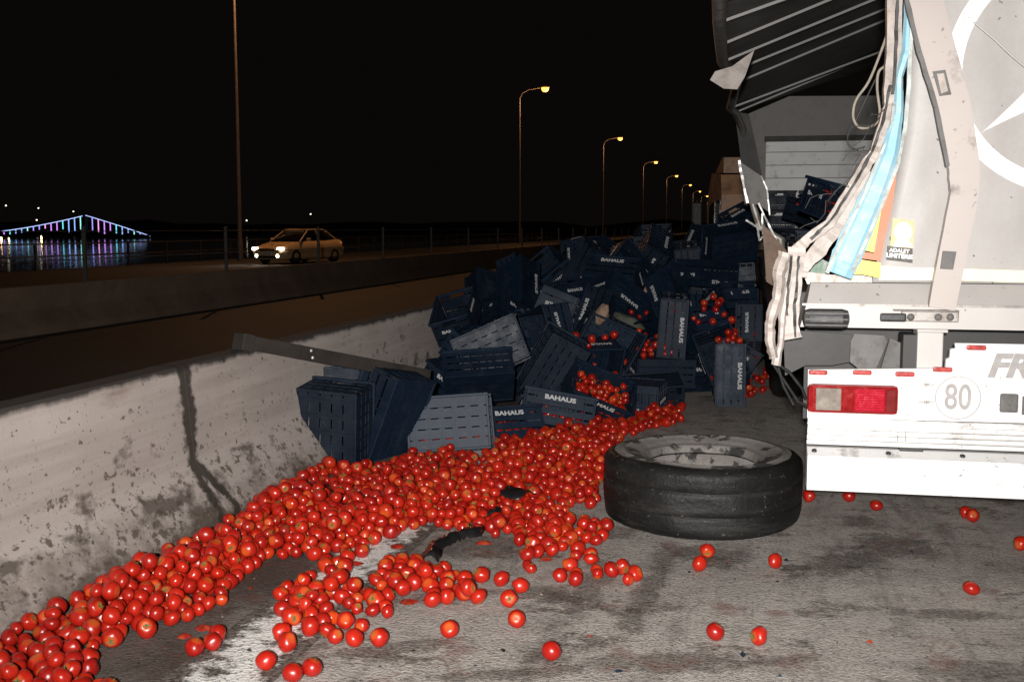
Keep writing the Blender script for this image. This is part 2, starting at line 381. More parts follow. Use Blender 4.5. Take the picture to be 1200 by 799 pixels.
# ---- median wall with a post-and-wire fence
XM = -10.2
b = MB(); rows = []
for y in [-20, 0, 10, 20, 40, 80, 160, 320, 600]:
    rows.append([(XM + x, y, z) for x, z in ((.3, 0), (.3, .1), (.12, .35), (.09, .68), (-.09, .68), (-.12, .35), (-.3, .1), (-.3, 0))])
b.grid(rows, smooth=False); tag(b.build('median_wall', M['concrete'], recalc=True), 'long low brown-grey concrete wall along the middle of the highway', 'wall')
fence = empty('wire_fence', (XM, 0, .68)); tag(fence, 'post and wire fence standing on the low median wall', 'fence')
y0 = atx(99, 300, XM).y; y1 = atx(264, 290, XM).y; y2 = atx(373, 290, XM).y
sp_ = (y2 - y0) / 2
pm = MB().bbox((-.028, -.024, 0), (.028, .024, .86), .006).mesh('post', M['galv'])
for i in range(-2, 34): inst('post', pm, fence).location = (0, y0 + i * sp_, 0)
for zw in (.35, .78):
    MB().tube([(.02, y0 - 2 * sp_, zw), (.02, y0 + 33 * sp_, zw)], .008, 5).build('wire', M['galv'], fence)
# railing on the far side of the opposite road
rail = empty('far_railing', (-25.0, 0, 0)); tag(rail, 'faint grey railing along the far side of the opposite road', 'railing')
rp = MB().box((-.04, -.04, 0), (.04, .04, 1.0)).mesh('rail_post', M['railpaint'])
for i in range(40): inst('rail_post', rp, rail).location = (0, 20 + i * 3.0, 0)
for zw in (.5, .95): MB().box((-.03, 18, zw - .03), (.03, 140, zw + .03)).build('rail_bar', M['railpaint'], rail)

# ---- street lamps
XL = -23.5
pole_me = MB().tube([(0, 0, 0), (0, 0, .9), (0, 0, 1.0), (0, 0, 8), (0, 0, 14.6)], [.14, .14, .11, .09, .06], 10).mesh('pole', M['pole'])
arm_me = MB().tube([(0, 0, 14.5), (.25, 0, 15.0), (.9, 0, 15.35), (2.3, 0, 15.55)], [.05, .05, .045, .04], 8).mesh('arm', M['pole'])
head_me = MB().bbox((2.1, -.16, 15.5), (3.0, .16, 15.66), .05).mesh('lamp_head', M['pole'])
lens_me = MB().lathe([(0, -.42), (.2, -.38), (.34, -.24), (.38, 0)], 14, M=Matrix.Translation((2.6, 0, 15.49))).mesh('lamp_lens', M['lamp'])
for i in range(14):
    o = empty('street_lamp', (XL, 48 + 63 * i, 0))
    lb = ('tall street lamp pole rising out of view near the moving car' if i == 0 else
          'largest fully visible lit sodium street lamp beyond the wall fence' if i == 1 else 'lit sodium street lamp in the row receding along the far roadside')
    tag(o, lb, 'street lamp', 'street lamps along the opposite road')
    inst('pole', pole_me, o); inst('arm', arm_me, o); inst('lamp_head', head_me, o); inst('lamp_lens', lens_me, o)
    if i < 9:
        L = bpy.data.lights.new('sodium_light', 'POINT'); L.energy = 2000 if i == 0 else 1500; L.color = (1.0, .46, .19); L.shadow_soft_size = .25
        lo = bpy.data.objects.new('sodium_light', L); col.objects.link(lo); lo.parent = o; lo.location = (3.2, 0, 14.2)
# ---- lit suspension bridge across the water
DB = 660.0
B0 = CAM + FH * DB; lat = lambda u: (u - 600) / FPX * DB
hz = lambda v: CAMH + (268 - v) / FPX * DB
br = empty('suspension_bridge', B0 + RT * lat(103), YAW); br.location.z = -4; tag(br, 'small suspension bridge lit blue and violet across the water', 'bridge')
X = lambda u: lat(u) - lat(103); Zb = lambda v: hz(v) + 4
def cable_v(u):
    if u > 103: t = (u - 103) / 76; return 252.5 + 24.5 * t * (1 - .08 * (1 - t))
    t = (103 - u) / 200; return 252.5 + 25 * (1 - (1 - t) ** 2.0)
for us, nm in (([-100 + 8 * i for i in range(26)], 'main_cable'), ([103 + 5 * i for i in range(16)], 'side_cable')):
    MB().tube([(X(u), 0, Zb(cable_v(u))) for u in us], .20, 6).build(nm, emit(nm, (.45, .58, 1.0), 1.5), br)
MB().box((X(-110), -2, Zb(276.6)), (X(182), 2, Zb(275.2))).build('deck', M['dark'], br)
tw = MB()
for yy in (-2, 2): tw.box((-.7, yy - .4, -2), (.7, yy + .4, Zb(252)))
tw.build('tower', M['dark'], br)
cols = [(.25, .45, 1.0), (.15, .75, .9), (.62, .25, 1.0), (.9, .35, .85), (.35, .3, 1.0), (.3, .85, .8)]
ems = [emit('hanger_light', c, 1.3) for c in cols]
k = 0; u = -96
while u < 176:
    if abs(u - 103) > 4:
        vt = cable_v(u); vb = min(274.6, vt + (15 if abs(u - 103) < 22 else 10 if abs(u - 103) < 45 else 5))
        if vb > vt + .5: MB().box((X(u) - .26, -.2, Zb(vb)), (X(u) + .26, .2, Zb(vt))).build('hanger', ems[(k * 5 + k // 3) % 6], br)
    u += 6.9; k += 1
for i, (u, v1, v2) in enumerate(((1, 280, 283), (10, 281, 284), (48, 279, 283))):
    o = empty('shore_lamp', atd(u, 268, 560)); o.location.z = -4
    zl = CAMH + (268 - v1) / FPX * 560 + 4
    MB().tube([(0, 0, -1), (0, 0, zl)], .08, 6).build('pole', M['dark'], o)
    MB().lathe([(0, 1.7), (.22, 1.2), (.22, .2), (0, 0)], 8, M=Matrix.Translation((0, 0, zl - .5))).build('lamp_globe', M['lampfar'], o)
    tag(o, 'small orange lamp at the water below the lit bridge', 'lamp', 'orange lamps at the water')
for i, (u, v) in enumerate(((7, 241), (45, 244), (86, 248), (43, 258), (289, 258.5), (364, 251))):
    d_ = 1240 if v < 255 else 1190
    p = atd(u, v, d_); o = empty('hill_lamp', (p.x, p.y, p.z - 7))
    MB().tube([(0, 0, -30), (0, 0, 7)], .12, 6).build('pole', M['dark'], o)
    MB().lathe([(0, .7), (.7, .3), (.7, -.3), (0, -.7)], 8, M=Matrix.Translation((0, 0, 7))).build('lamp_globe', emit('hill_lamp', (1, .85, .62), 4), o)
    tag(o, 'tiny pale lamp on the dark hillside across the water', 'lamp', 'lamps on the far hill')

# ============================================================ moving car on the opposite road
def make_car():
    c = empty('parked_sedan'); c.name = 'sedan_car'
    def loft(st, name, mat, closed_ends=True):
        b = MB(); rows = []
        for x, hw, zb, hb, zm, ht, zt in st:
            rows.append([(x, -hw * .8, zb), (x, -hw, zb + .10), (x, -hb, zm), (x, -ht, zt - .03), (x, -ht + .10, zt), (x, ht - .10, zt), (x, ht, zt - .03), (x, hb, zm), (x, hw, zb + .10), (x, hw * .8, zb)])
        for r_ in rows: r_.append(r_[0])
        b.grid(rows)
        b.add(rows[0][:-1], [list(range(10))]); b.add(rows[-1][:-1], [list(range(10))[::-1]])
        return b.build(name, mat, c, recalc=True)
    # x forward
    loft([(2.20, .62, .24, .66, .45, .60, .62), (2.12, .78, .20, .80, .48, .74, .70), (1.75, .86, .18, .88, .55, .80, .80), (1.1, .88, .18, .89, .58, .80, .93),
          (.6, .88, .18, .90, .60, .80, .97), (-.9, .88, .18, .90, .60, .80, .98), (-1.5, .88, .18, .89, .62, .78, 1.02), (-2.0, .84, .20, .86, .62, .72, 1.02), (-2.2, .72, .26, .76, .6, .66, .92)], 'body', M['carpaint'])
    loft([(1.05, .74, .90, .74, .93, .72, .95), (.25, .74, .9, .70, 1.18, .56, 1.40), (-.2, .74, .9, .70, 1.2, .55, 1.44), (-.8, .74, .9, .7, 1.2, .54, 1.43), (-1.4, .72, .9, .66, 1.15, .52, 1.25), (-1.75, .68, .9, .64, .98, .6, 1.02)], 'window_glass', M['glass'])
    loft([(.30, .60, 1.36, .62, 1.40, .53, 1.435), (-.2, .60, 1.39, .62, 1.44, .52, 1.475), (-.85, .6, 1.38, .6, 1.42, .52, 1.465), (-1.2, .56, 1.30, .57, 1.33, .50, 1.37)], 'roof', M['carpaint'])
    for sy in (-1, 1):
        for pts in ([(1.0, .80, .95), (.27, .63, 1.40)], [(-.35, .815, .95), (-.30, .62, 1.43)], [(-1.72, .72, 1.0), (-1.15, .58, 1.36)]):
            MB().tube([(x, sy * y, z) for x, y, z in pts], .035, 6).build('pillar', M['carpaint'], c)
        for xx in (1.35, -1.35):
            Mx = Matrix.Translation((xx, sy * .80, .31)) @ Matrix.Rotation(rad(90), 4, 'X')
            wh = MB().lathe([(.19, -.10), (.29, -.10), (.315, -.06), (.315, .06), (.29, .10), (.19, .10)], 24, M=Mx, close=True).build('wheel', M['rubber'], c)
            MB().lathe([(0, -.06), (.08, -.05), (.19, -.085), (.19, .085), (.08, .05), (0, .06)], 20, M=Mx).build('rim', M['galv'], wh)
        MB().bbox((2.02, sy * .66 - .16, .58), (2.19, sy * .66 + .14, .71), .04).build('headlight', M['head'], c)
        MB().lathe([(0, .02), (.07, .01), (.08, -.03)], 14, M=Matrix.Translation((2.20, sy * .56, .36)) @ Matrix.Rotation(rad(90), 4, 'Y')).build('fog_lamp', M['head'], c)
        MB().bbox((-2.2, sy * .66 - .12, .72), (-2.05, sy * .66 + .12, .86), .03).build('tail_light', M['red'], c)
        MB().bbox((.55, sy * .98 - .09, .98), (.68, sy * .98 + .09, 1.10), .03).build('mirror', M['carpaint'], c)
    MB().bbox((2.19, -.26, .40), (2.225, .26, .51), .005).build('number_plate', M['plate'], c)
    MB().bbox((2.17, -.42, .55), (2.205, .42, .66), .02).build('grille', M['rubber'], c)
    MB().bbox((2.15, -.5, .25), (2.21, .5, .36), .02).build('air_intake', M['rubber'], c)
    return c
car = make_car(); p = atx(338, 290, -19.5); car.location = (p.x, p.y + 1.2, .004); car.rotation_euler.z = rad(-105)
tag(car, 'sedan with lit headlights driving on the opposite road', 'car')
for sy in (-1, 1):
    L = bpy.data.lights.new('headlight_beam', 'SPOT'); L.energy = 60; L.spot_size = rad(60); L.spot_blend = .8; L.color = (1, .88, .7); L.shadow_soft_size = .05
    lo = bpy.data.objects.new('headlight_beam', L); col.objects.link(lo); lo.parent = car; lo.location = (2.3, sy * .6, .62); lo.rotation_euler = (0, rad(-80), 0)

# ============================================================ TRAILER
TH = YAW - rad(11.2)
TO = FH * 4.8 + RT * 1.237
TX = Vector((math.cos(TH), math.sin(TH), 0)); TY = Vector((-math.sin(TH), math.cos(TH), 0))
tr = empty('truck_trailer', TO, TH)
tag(tr, 'wrecked white curtain-sided truck trailer with torn side, bent rear post and star emblem', 'trailer')
def T(u, v, yl=0.0):                         # sight line -> point of the trailer's own space on the plane y = yl
    d = ray(u, v); o = CAM - TO; t = (yl - o.dot(TY)) / d.dot(TY); p = o + d * t
    return Vector((p.dot(TX), yl, p.z))
WR = 2.5
def plate(name, px, yl, th, m, parent=None, grow=0):
    return MB().prism([T(u, v, yl) for u, v in px], (0, th, 0)).build(name, m, parent or tr, recalc=True)
def zz_(v, u=1000, yl=0): return T(u, v, yl).z
def xx_(u, v=450, yl=0): return T(u, v, yl).x
def text_mesh(txt, size, m, ext=.002, bold=0.0, shear=0.0, sx=1.0):
    cu = bpy.data.curves.new('txt', 'FONT'); cu.body = txt; cu.size = size; cu.extrude = ext; cu.offset = bold; cu.shear = shear
    cu.align_x = 'CENTER'; cu.align_y = 'CENTER'; cu.resolution_u = 3
    o = bpy.data.objects.new('txt', cu); col.objects.link(o); dg = bpy.context.evaluated_depsgraph_get()
    me = bpy.data.meshes.new_from_object(o.evaluated_get(dg)); bpy.data.objects.remove(o); me.materials.clear(); me.materials.append(m)
    for v in me.vertices: v.co.x *= sx
    return me
STAND = Matrix.Rotation(rad(90), 4, 'X')     # text lying in XY -> facing -Y
def on_rear(name, me, u, v, yl, parent=None, rot=0, off=0):
    o = inst(name, me, parent or tr); p = T(u, v, yl); o.matrix_local = Matrix.Translation(p) @ STAND @ Matrix.Rotation(rot, 4, 'Z'); return o

# bed beam (profile in y,z run along x)
za, zb_, zc = zz_(384), zz_(357), zz_(333)
def runx(name, prof, x0, x1, m, parent=None, cut=0):
    b = MB(); n = len(prof)
    A = [(x0 + cut * (z - prof[0][1]), y, z) for y, z in prof]; Bq = [(x1, y, z) for y, z in prof]
    b.add(A + Bq, [list(range(n))[::-1], [n + i for i in range(n)]] + [[i, (i + 1) % n, n + (i + 1) % n, n + i] for i in range(n)])
    return b.build(name, m, parent or tr, recalc=True)
runx('bed_beam', [(0, za), (0, zb_), (.10, zc), (.22, zc), (.22, za)], xx_(938, 370), WR, M['white'], cut=.25)
runx('beam_groove', [(-.006, zb_ - .006), (-.006, zb_ + .004), (.03, zb_ + .004), (.03, zb_ - .006)], xx_(940, 360), WR, M['steel'])
MB().bbox((0, .24, za - .02), (WR, 10.75, za + .14), .01).build('cargo_floor', M['dark'], tr)
bx = T(940, 360); by = T(994, 385)
bf = MB().bbox((bx.x, -.075, by.z + .003), (by.x, .0, bx.z - .003), .03).build('rubber_buffer', M['rubber'], tr)
for f in (.22, .5, .78): MB().box((bx.x + .01, -.079, by.z + (bx.z - by.z) * f - .003), (by.x - .01, -.07, by.z + (bx.z - by.z) * f + .003)).build('buffer_ridge', M['flap'], bf)
# latch on the beam
lt = MB(); a = T(1056, 364); c = T(1122, 377); lt.bbox((a.x, -.03, c.z), (c.x, .0, a.z), .004)
latch = lt.build('latch', M['steel'], tr)
a = T(1030, 366); c = T(1060, 376); MB().bbox((a.x, -.055, c.z), (c.x, -.03, a.z), .008).build('latch_handle', M['rubber'], latch)
a = T(1046, 362); c = T(1122, 364.5); MB().bbox((a.x, -.045, c.z), (c.x, .0, a.z), .003).build('latch_bar', M['steel'], latch)
for u in (1066, 1098, 1112):
    p = T(u, 371); MB().lathe([(0, .012), (.014, .01), (.016, 0)], 12, M=Matrix.Translation((p.x, -.03, p.z)) @ Matrix.Rotation(rad(90), 4, 'X')).build('bolt', M['flap'], latch)
a = T(1098, 383); 
# hanger bracket below the beam
a = T(1077, 386); c = T(1106, 430); MB().bbox((a.x, .03, c.z - .02), (c.x, .15, a.z), .006).build('bracket', M['white'], tr)
a = T(1075, 384.5); c = T(1111, 390); MB().bbox((a.x, -.004, c.z), (c.x, .16, a.z - .004), .004).build('bracket_cap', M['white'], tr)
# dark underside and mud flaps seen between beam and light board
a = T(945, 386); c = T(1250, 470)
MB().box((a.x + .03, .55, c.z - .2), (WR, .60, za - .005)).build('crossmember', M['dark'], tr)
plate('mudflap', [(1001, 391), (1036, 393), (1040, 400), (1027, 432), (1006, 432), (996, 424), (997, 400)], .10, .012, M['flap'])
plate('mudflap', [(1043, 396), (1069, 408), (1068, 440), (1030, 440)], .13, .012, M['flap'])
plate('mudflap', [(918, 386), (998, 392), (996, 424), (975, 428), (944, 428), (920, 440)], .30, .012, M['dark'])
# light board
BL = [(947, 433), (1076, 432), (1108, 431), (1109, 421), (1113, 419), (1114, 409), (1120, 408), (1119, 402), (1260, 404.5), (1260, 495), (946, 489)]
p0 = [T(u, v, 0) for u, v in BL]; p0[8].x = WR; p0[9].x = WR
board = MB().prism(p0, (0, .028, 0)).build('light_board', M['board'], tr, recalc=True)
for (u, v) in ((958.5, 436), (1010, 436), (1060, 438), (1104, 432.5), (1143.5, 407)):
    p = T(u, v); MB().bbox((p.x - .040, -.022, p.z - .011), (p.x + .040, -.0005, p.z + .011), .009).build('marker_lamp', M['redpale'], board)
# tail lamp
a = T(946, 448); c = T(1051, 485); w_ = c.x - a.x; h_ = a.z - c.z
tl = MB().bbox((a.x, -.05, c.z), (c.x, -.0005, a.z), .022).build('tail_lamp', M['red'], tr)
tl.data = tl.data
def lens(name, f0, f1, m, y=-.056, g=.12):
    return MB().bbox((a.x + w_ * f0, y, c.z + h_ * g), (a.x + w_ * f1, -.046, a.z - h_ * g), .006).build(name, m, tl)
lens('clear_lens', .09, .37, M['clear']); lens('red_lens', .385, .505, M['red']); lens('reflector_lens', .52, .845, M['redhot']); lens('dark_lens', .86, .97, mk('dark_red_lens', (.16, .015, .015), .2))
for i in range(9):
    zq = c.z + h_ * (.17 + .66 * i / 8); MB().box((a.x + w_ * .525, -.0585, zq - .0015), (a.x + w_ * .84, -.0555, zq + .0015)).build('lens_rib', M['red'], tl)
a2 = T(968, 487); c2 = T(1042, 490); MB().box((a2.x, -.012, c2.z), (c2.x, -.0005, a2.z)).build('lamp_lip', M['alu'], board)
# 80 in its circle, letters, arrows, socket
p = T(1122.5, 466); rr_ = 24.5 / FPX * 4.9
ring = MB(); ring.lathe([(rr_ - .0035, 0), (rr_ + .0005, 0), (rr_ + .0005, .002), (rr_ - .0035, .002)], 48, M=Matrix.Translation((p.x, -.0005, p.z)) @ Matrix.Rotation(rad(90), 4, 'X'), close=True, smooth=False)
sg = ring.build('speed_limit_ring', M['grey_ink'], board, recalc=True)
on_rear('speed_limit_digits', text_mesh('80', .155, M['grey_ink'], .001, .002, 0, .72), 1122.5, 466.5, -.0018, board)
on_rear('maker_letters', text_mesh('FR', .135, M['grey_ink'], .001, .006, .28, 1.12), 1181, 430, -.0018, board)
for v in (450.5, 471):
    p = T(1086, v); b = MB()
    for k in range(6): an = k * math.pi / 3; b.box((-.002, -.004, .0), (.002, 0, .014), M=Matrix.Translation((p.x, -.0006, p.z)) @ Matrix.Rotation(an, 4, 'Y'))
    b.box((p.x - .034, -.004, p.z - .002), (p.x + .03, -.0008, p.z + .002)); b.build('arrow_mark', M['grey_ink'], board)
a = T(1171.5, 460.5); c = T(1192, 483); MB().bbox((a.x, -.02, c.z), (c.x, -.0005, a.z), .02).build('socket_cap', M['flap'], board)
a = T(1198, 464); c = T(1206, 486); MB().bbox((a.x, -.006, c.z), (c.x, -.0005, a.z), .002).build('dark_tab', M['flap'], board)
# ribbed aluminium bumper
z1, z2 = zz_(491), zz_(522); xL = xx_(946.5, 500)
bp = MB(); n = 5
bp.box((xL, .004, z2), (WR, .05, z1)); bumper = bp.build('bumper_backing', M['alu'], tr)
for i in range(n):
    zt = z1 - (z1 - z2) * (i + .06) / n; zb2 = z1 - (z1 - z2) * (i + .90) / n
    MB().bbox((xL - .001 * i, -.016 + (.01 if i == 0 else 0), zb2), (WR, .004, zt), .004).build('bumper_rib', M['alu'], bumper)
a = T(1051, 505); c = T(1058, 516); MB().box((a.x, -.0195, c.z), (a.x + .004, -.0165, a.z)).build('scratch_bar', M['steel'], bumper); MB().box((c.x + .006, -.0195, c.z), (c.x + .010, -.0165, a.z)).build('scratch_bar', M['steel'], bumper)
# lower guard bar
z1, z3 = zz_(528), zz_(576)
gb = runx('underrun_bar', [(0, z3), (0, z1 - .028), (.06, z1), (.10, z1), (.10, z3)], xx_(946, 550), WR, M['board'])
for u in (954, 1041, 1128, 1215):
    p = T(u, 531, .03); MB().lathe([(0, .006), (.011, .004), (.012, 0)], 10, M=Matrix.Translation((p.x, .028, z1 - .012)) @ Matrix.Rotation(rad(25), 4, 'X')).build('bolt', M['dark'], gb)
for x in (.45, 1.9): MB().bbox((x, .051, z3 + .05), (x + .10, .20, za - .03), .005).build('bar_hanger', M['dark'], tr)
# rear tarpaulin door with folds
left = [(1070, -420), (1069, -60), (1066, 20), (1063, 90), (1060, 150), (1047, 215), (1036, 270), (1022, 331)]
def lx(v):
    for (u0, v0), (u1, v1) in zip(left, left[1:]):
        if v <= v1: return u0 + (u1 - u0) * (v - v0) / (v1 - v0)
    return left[-1][0]
rows = []; vsx = [331 - i * 14 for i in range(54)]
for v in vsx:
    p = T(lx(v), v, .06); r_ = []
    for j in range(41):
        f = j / 40; x = p.x + (WR - p.x) * f
        y = .06 - .022 * math.exp(-((x - xx_(1072, 200) - .02 * math.sin(p.z * 3)) / .022) ** 2) - .012 * math.exp(-((x - xx_(1092, 200)) / .03) ** 2) + .010 * noise.noise(Vector((x * 5, p.z * 2.5, 1))) + .02 * noise.noise(Vector((x * 1.3, p.z * 1.1, 4)))
        r_.append((x, y, p.z))
    rows.append(r_)
panel = MB().grid(rows).build('rear_tarpaulin', M['tarp'], tr)
sd = panel.modifiers.new('thickness', 'SOLIDIFY'); sd.thickness = .004; sd.offset = -1
def panel_y(x, z): return .06 + .010 * noise.noise(Vector((x * 5, z * 2.5, 1))) + .02 * noise.noise(Vector((x * 1.3, z * 1.1, 4)))
# emblem ring and star
ec = T(1262, 80, .05); pxm = (ec - T(1261, 80, .05)).length
def decal(name, pts, m, off=.006, parent=panel, sub=1):
    b = MB(); A = [(x, panel_y(x, z) - off, z) for x, z in pts]; b.add(A, [list(range(len(A)))]); return b.build(name, m, parent)
rows = []
for k in range(97):
    q = 2 * math.pi * k / 96; rows.append([])
    for j in range(5):
        r_ = (137 + 21 * j / 4) * pxm; x = ec.x + r_ * math.cos(q); z = ec.z + r_ * math.sin(q); rows[-1].append((x, panel_y(x, z) - .007, z))
whitepaint = mk('emblem_white', (.90, .90, .89), .5, 0, .03, 3, (.3, .28, .26), .1, 9)
MB().grid(rows, smooth=False).build('emblem_ring', whitepaint, panel)
rows = []
for k in range(3):
    an = math.pi / 2 + k * 2 * math.pi / 3 + rad(5.5); dx, dz = math.cos(an), math.sin(an); rws = []
    for j in range(15):
        t = j / 14; wd = (.5 * 52 * (1 - t) ** 1.25 + .0) * pxm; cx_ = ec.x + dx * 138 * pxm * t; cz_ = ec.z + dz * 138 * pxm * t
        rws.append([(cx_ - dz * wd * s_, panel_y(cx_, cz_) - .007 - .004 * (s_ == 0), cz_ + dx * wd * s_) for s_ in (-1, 0, 1)])
    MB().grid(rws, smooth=False).build('emblem_star_point', whitepaint, panel)
# seam crease on the tarpaulin
MB().tube([T(1141, 26, .03), T(1165, 46, .028), T(1186, 66, .03), T(1215, 90, .032)], .004, 6).build('seam', M['white'], panel)
# reflective bands and stripe scraps
def ribbon(name, px, yl, m, parent, th=.004, jag=0, seed=1):
    rg = random.Random(seed); b = MB(); up = []; dn = []
    for (u, v, w) in px: up.append((u, v - w / 2)); dn.append((u, v + w / 2))
    return plate(name, up + dn[::-1], yl, th, m, parent)
ribbon('reflective_band', [(1030, 320, 17), (1060, 321, 15), (1110, 321.5, 14), (1160, 323, 14), (1230, 325, 14), (1470, 331, 14)], .024, M['paleyellow'], tr)
ribbon('yellow_scrap', [(992, 312, 18), (1010, 313, 17), (1032, 317, 18)], .022, M['yellow'], tr)
plate('orange_scrap', [(1053, 186), (1046, 240), (1037, 280), (1032, 306), (1003, 302), (1006, 294), (1024, 297), (1034, 240), (1044, 200)], .035, .004, M['orange'])
plate('yellow_scrap', [(1034, 244), (1030, 275), (1024, 296), (1007, 292), (1020, 268)], .038, .004, M['yellow'])
# sticker: a seated portrait over a black caption
st = plate('sticker', [(1046, 255.5), (1072, 259), (1070, 291), (1043, 289)], .012, .003, M['tan'], panel)
def disc(name, u, v, ru, rv, yl, m, par):
    return plate(name, [(u + ru * math.cos(q * math.pi / 9), v + rv * math.sin(q * math.pi / 9)) for q in range(18)], yl, .002, m, par)
disc('portrait_halo', 1058.5, 272, 10.5, 12, .0095, M['cream'], st); disc('portrait_head', 1058, 272, 8, 8.5, .007, M['slat'], st)
plate('portrait_body', [(1046, 289), (1050, 282), (1058, 280), (1066, 283), (1070, 290)], .0075, .002, M['slat'], st)
plate('sticker_caption', [(1040, 288), (1069.5, 291.5), (1069.5, 308), (1038.5, 304)], .008, .003, M['sblack'], st)
on_rear('caption_words', text_mesh('ADALET', .022, M['slat'], .0005, .0006), 1054, 294, .0065, st, rad(-5))
on_rear('caption_words', text_mesh('LIMITERIS', .026, M['slat'], .0005, .0008), 1054, 300.3, .0065, st, rad(-5))

# polyline bars following the torn structure (u, v, width px, y)
def bar(name, px, th, m, seed=0, jag=0.0, parent=None, sub=5, curl=0.0):
    rg = random.Random(seed); C = []
    for (a, c) in zip(px, px[1:]):
        for k in range(sub): t = k / sub; C.append([a[i] + (c[i] - a[i]) * t for i in range(4)])
    C.append(list(px[-1])); n = len(C); rows = []
    pts = [T(q[0], q[1], q[3]) for q in C]
    for i in range(n):
        d = pts[min(i + 1, n - 1)] - pts[max(i - 1, 0)]; d.y = 0; d.normalize(); nr = Vector((-d.z, 0, d.x))
        hw = C[i][2] / 2 / FPX * (4.8 + C[i][3]) ; j1 = 1 + rg.uniform(-jag, jag); j2 = 1 + rg.uniform(-jag, jag); jy = rg.uniform(-jag, jag) * .02
        p = pts[i] + Vector((0, jy, 0))
        rows.append([p + nr * hw * j1 + Vector((0, curl, 0)), p + nr * hw * .45 * j1 + Vector((0, -curl * .3, 0)), p - nr * hw * .45 * j2 + Vector((0, -curl * .3, 0)), p - nr * hw * j2 + Vector((0, curl, 0)),
                     p - nr * hw * j2 + Vector((0, th + curl, 0)), p + nr * hw * j1 + Vector((0, th + curl, 0))])
    for r_ in rows: r_.append(r_[0])
    b = MB().grid(rows, smooth=False); b.add(rows[0][:-1], [list(range(6))]); b.add(rows[-1][:-1], [list(range(6))[::-1]])
    return b.build(name, m, parent or tr, recalc=True)
# bent strut across the tarpaulin
stt = bar('bent_strut', [(1050, -180, 36, -.02), (1080, -20, 37, -.03), (1099, 60, 38, -.04), (1118, 125, 36, -.05), (1130, 195, 33, -.05), (1131, 226, 30, -.05), (1116, 300, 30, -.04), (1104, 362, 29, -.035)], .05, M['strut'], 3, .03)
bar('strut_edge', [(1058, -20, 5, -.035), (1077, 60, 5, -.045), (1097, 125, 5, -.055), (1111, 195, 4, -.055)], .03, M['flap'], 4, .2, stt)
plate('handle_recess', [(1093, 84), (1108, 82), (1115, 111), (1101, 113)], -.052, .006, M['flap'], stt)
plate('handle', [(1098, 87), (1106, 86), (1111, 107), (1103, 110)], -.060, .007, M['beige'], stt)
plate('buckle', [(1105, 294), (1121, 295), (1117, 316), (1102, 315)], -.052, .009, M['flap'], stt)
# crumpled corner post, the torn curtain and dangling strips
bar('corner_post', [(1045, -230, 16, .02), (1049, -20, 17, .02), (1048, 60, 16, .01), (1044, 105, 15, .0), (1043, 122, 12, 0)], .06, M['beige'], 11, .05)
bar('corner_post', [(1043, 120, 11, .02), (1036, 145, 11, .0), (1026, 178, 11, -.01), (1017, 190, 13, 0), (1000, 218, 12, -.02), (972, 262, 12, -.03), (945, 282, 12, -.03), (932, 296, 15, -.02)], .05, M['beige'], 12, .09)
bar('corner_post', [(934, 290, 20, -.03), (931, 318, 20, -.02), (928, 350, 18, -.03), (926, 380, 19, -.03), (929, 397, 21, -.03)], .05, M['beige'], 13, .08)
bar('inner_strip', [(1018, 200, 8, .05), (985, 262, 14, .05), (960, 292, 18, .04), (943, 312, 14, .04), (941, 325, 8, .04)], .02, M['beige'], 14, .12)
cur = bar('torn_curtain', [(1062, -160, 9, .0), (1066, 10, 11, .0), (1063, 60, 11, -.01), (1054, 90, 9, -.01), (1053, 130, 12, -.01), (1043, 180, 20, -.03), (1026, 225, 28, -.04), (1006, 270, 32, -.05), (990, 306, 34, -.05), (983, 322, 30, -.04)], .012, M['blue'], 21, .05, None, 6, .014)
bar('curtain_hem', [(1069, 20, 4, -.02), (1065, 100, 4, -.02), (1061, 150, 4, -.02), (1053, 190, 4, -.03), (1038, 230, 4, -.045), (1018, 275, 4, -.055), (999, 318, 4, -.05)], .012, M['hem'], 22, .2, cur)
bar('curtain_hem', [(1048, 120, 3, -.02), (1043, 160, 4, -.02), (1028, 190, 4, -.03), (1010, 235, 4, -.045), (987, 280, 4, -.055), (969, 320, 4, -.05)], .012, M['hem'], 23, .2, cur)
bar('hanging_strap', [(921, 296, 16, -.04), (913, 322, 15, -.05), (912, 345, 12, -.05), (903, 375, 12, -.05), (902, 398, 12, -.06), (907, 420, 11, -.06)], .012, M['beige'], 24, .2, None, 5, .012)
bar('hanging_strap', [(925, 330, 8, -.03), (917, 372, 9, -.04), (915, 402, 8, -.04), (909, 428, 12, -.04)], .012, M['strut'], 25, .2, None, 5, .01)
# bare wires under the corner
for pts in ([(905, 425), (915, 440), (935, 470), (946, 476)], [(908, 424), (925, 436), (940, 455), (944, 466)], [(912, 430), (918, 452), (930, 474)]):
    MB().tube([T(u, v, .03 + .02 * i) for i, (u, v) in enumerate(pts)], .007, 6).build('loose_cable', M['rubber'], tr)
for a_, (q, wd) in enumerate(([[(1044, 100), (1036, 140), (1022, 178), (1002, 214), (974, 258), (950, 280)], 3], [[(1052, 0), (1050, 60), (1047, 110)], 3], [[(936, 300), (934, 330), (931, 362), (932, 395)], 3], [[(928, 300), (924, 335), (922, 370)], 3])):
    bar('post_seam', [(u, v, wd, -.055) for u, v in q], .02, M['dark'], 40 + a_, .5)
rw = random.Random(8)
for k in range(9):
    t_ = k / 9; u0, v0 = 1043 - 95 * t_ + rw.uniform(-6, 6), 118 + 160 * t_ + rw.uniform(-8, 8); P = [(u0, v0)]
    for j in range(4): P.append((P[-1][0] + rw.uniform(-13, 5), P[-1][1] + rw.uniform(-6, 16)))
    MB().tube([T(u, v, -.03 - .02 * (j % 2)) for j, (u, v) in enumerate(P)], .0018, 5).build('frayed_wire', M['dark'], tr)
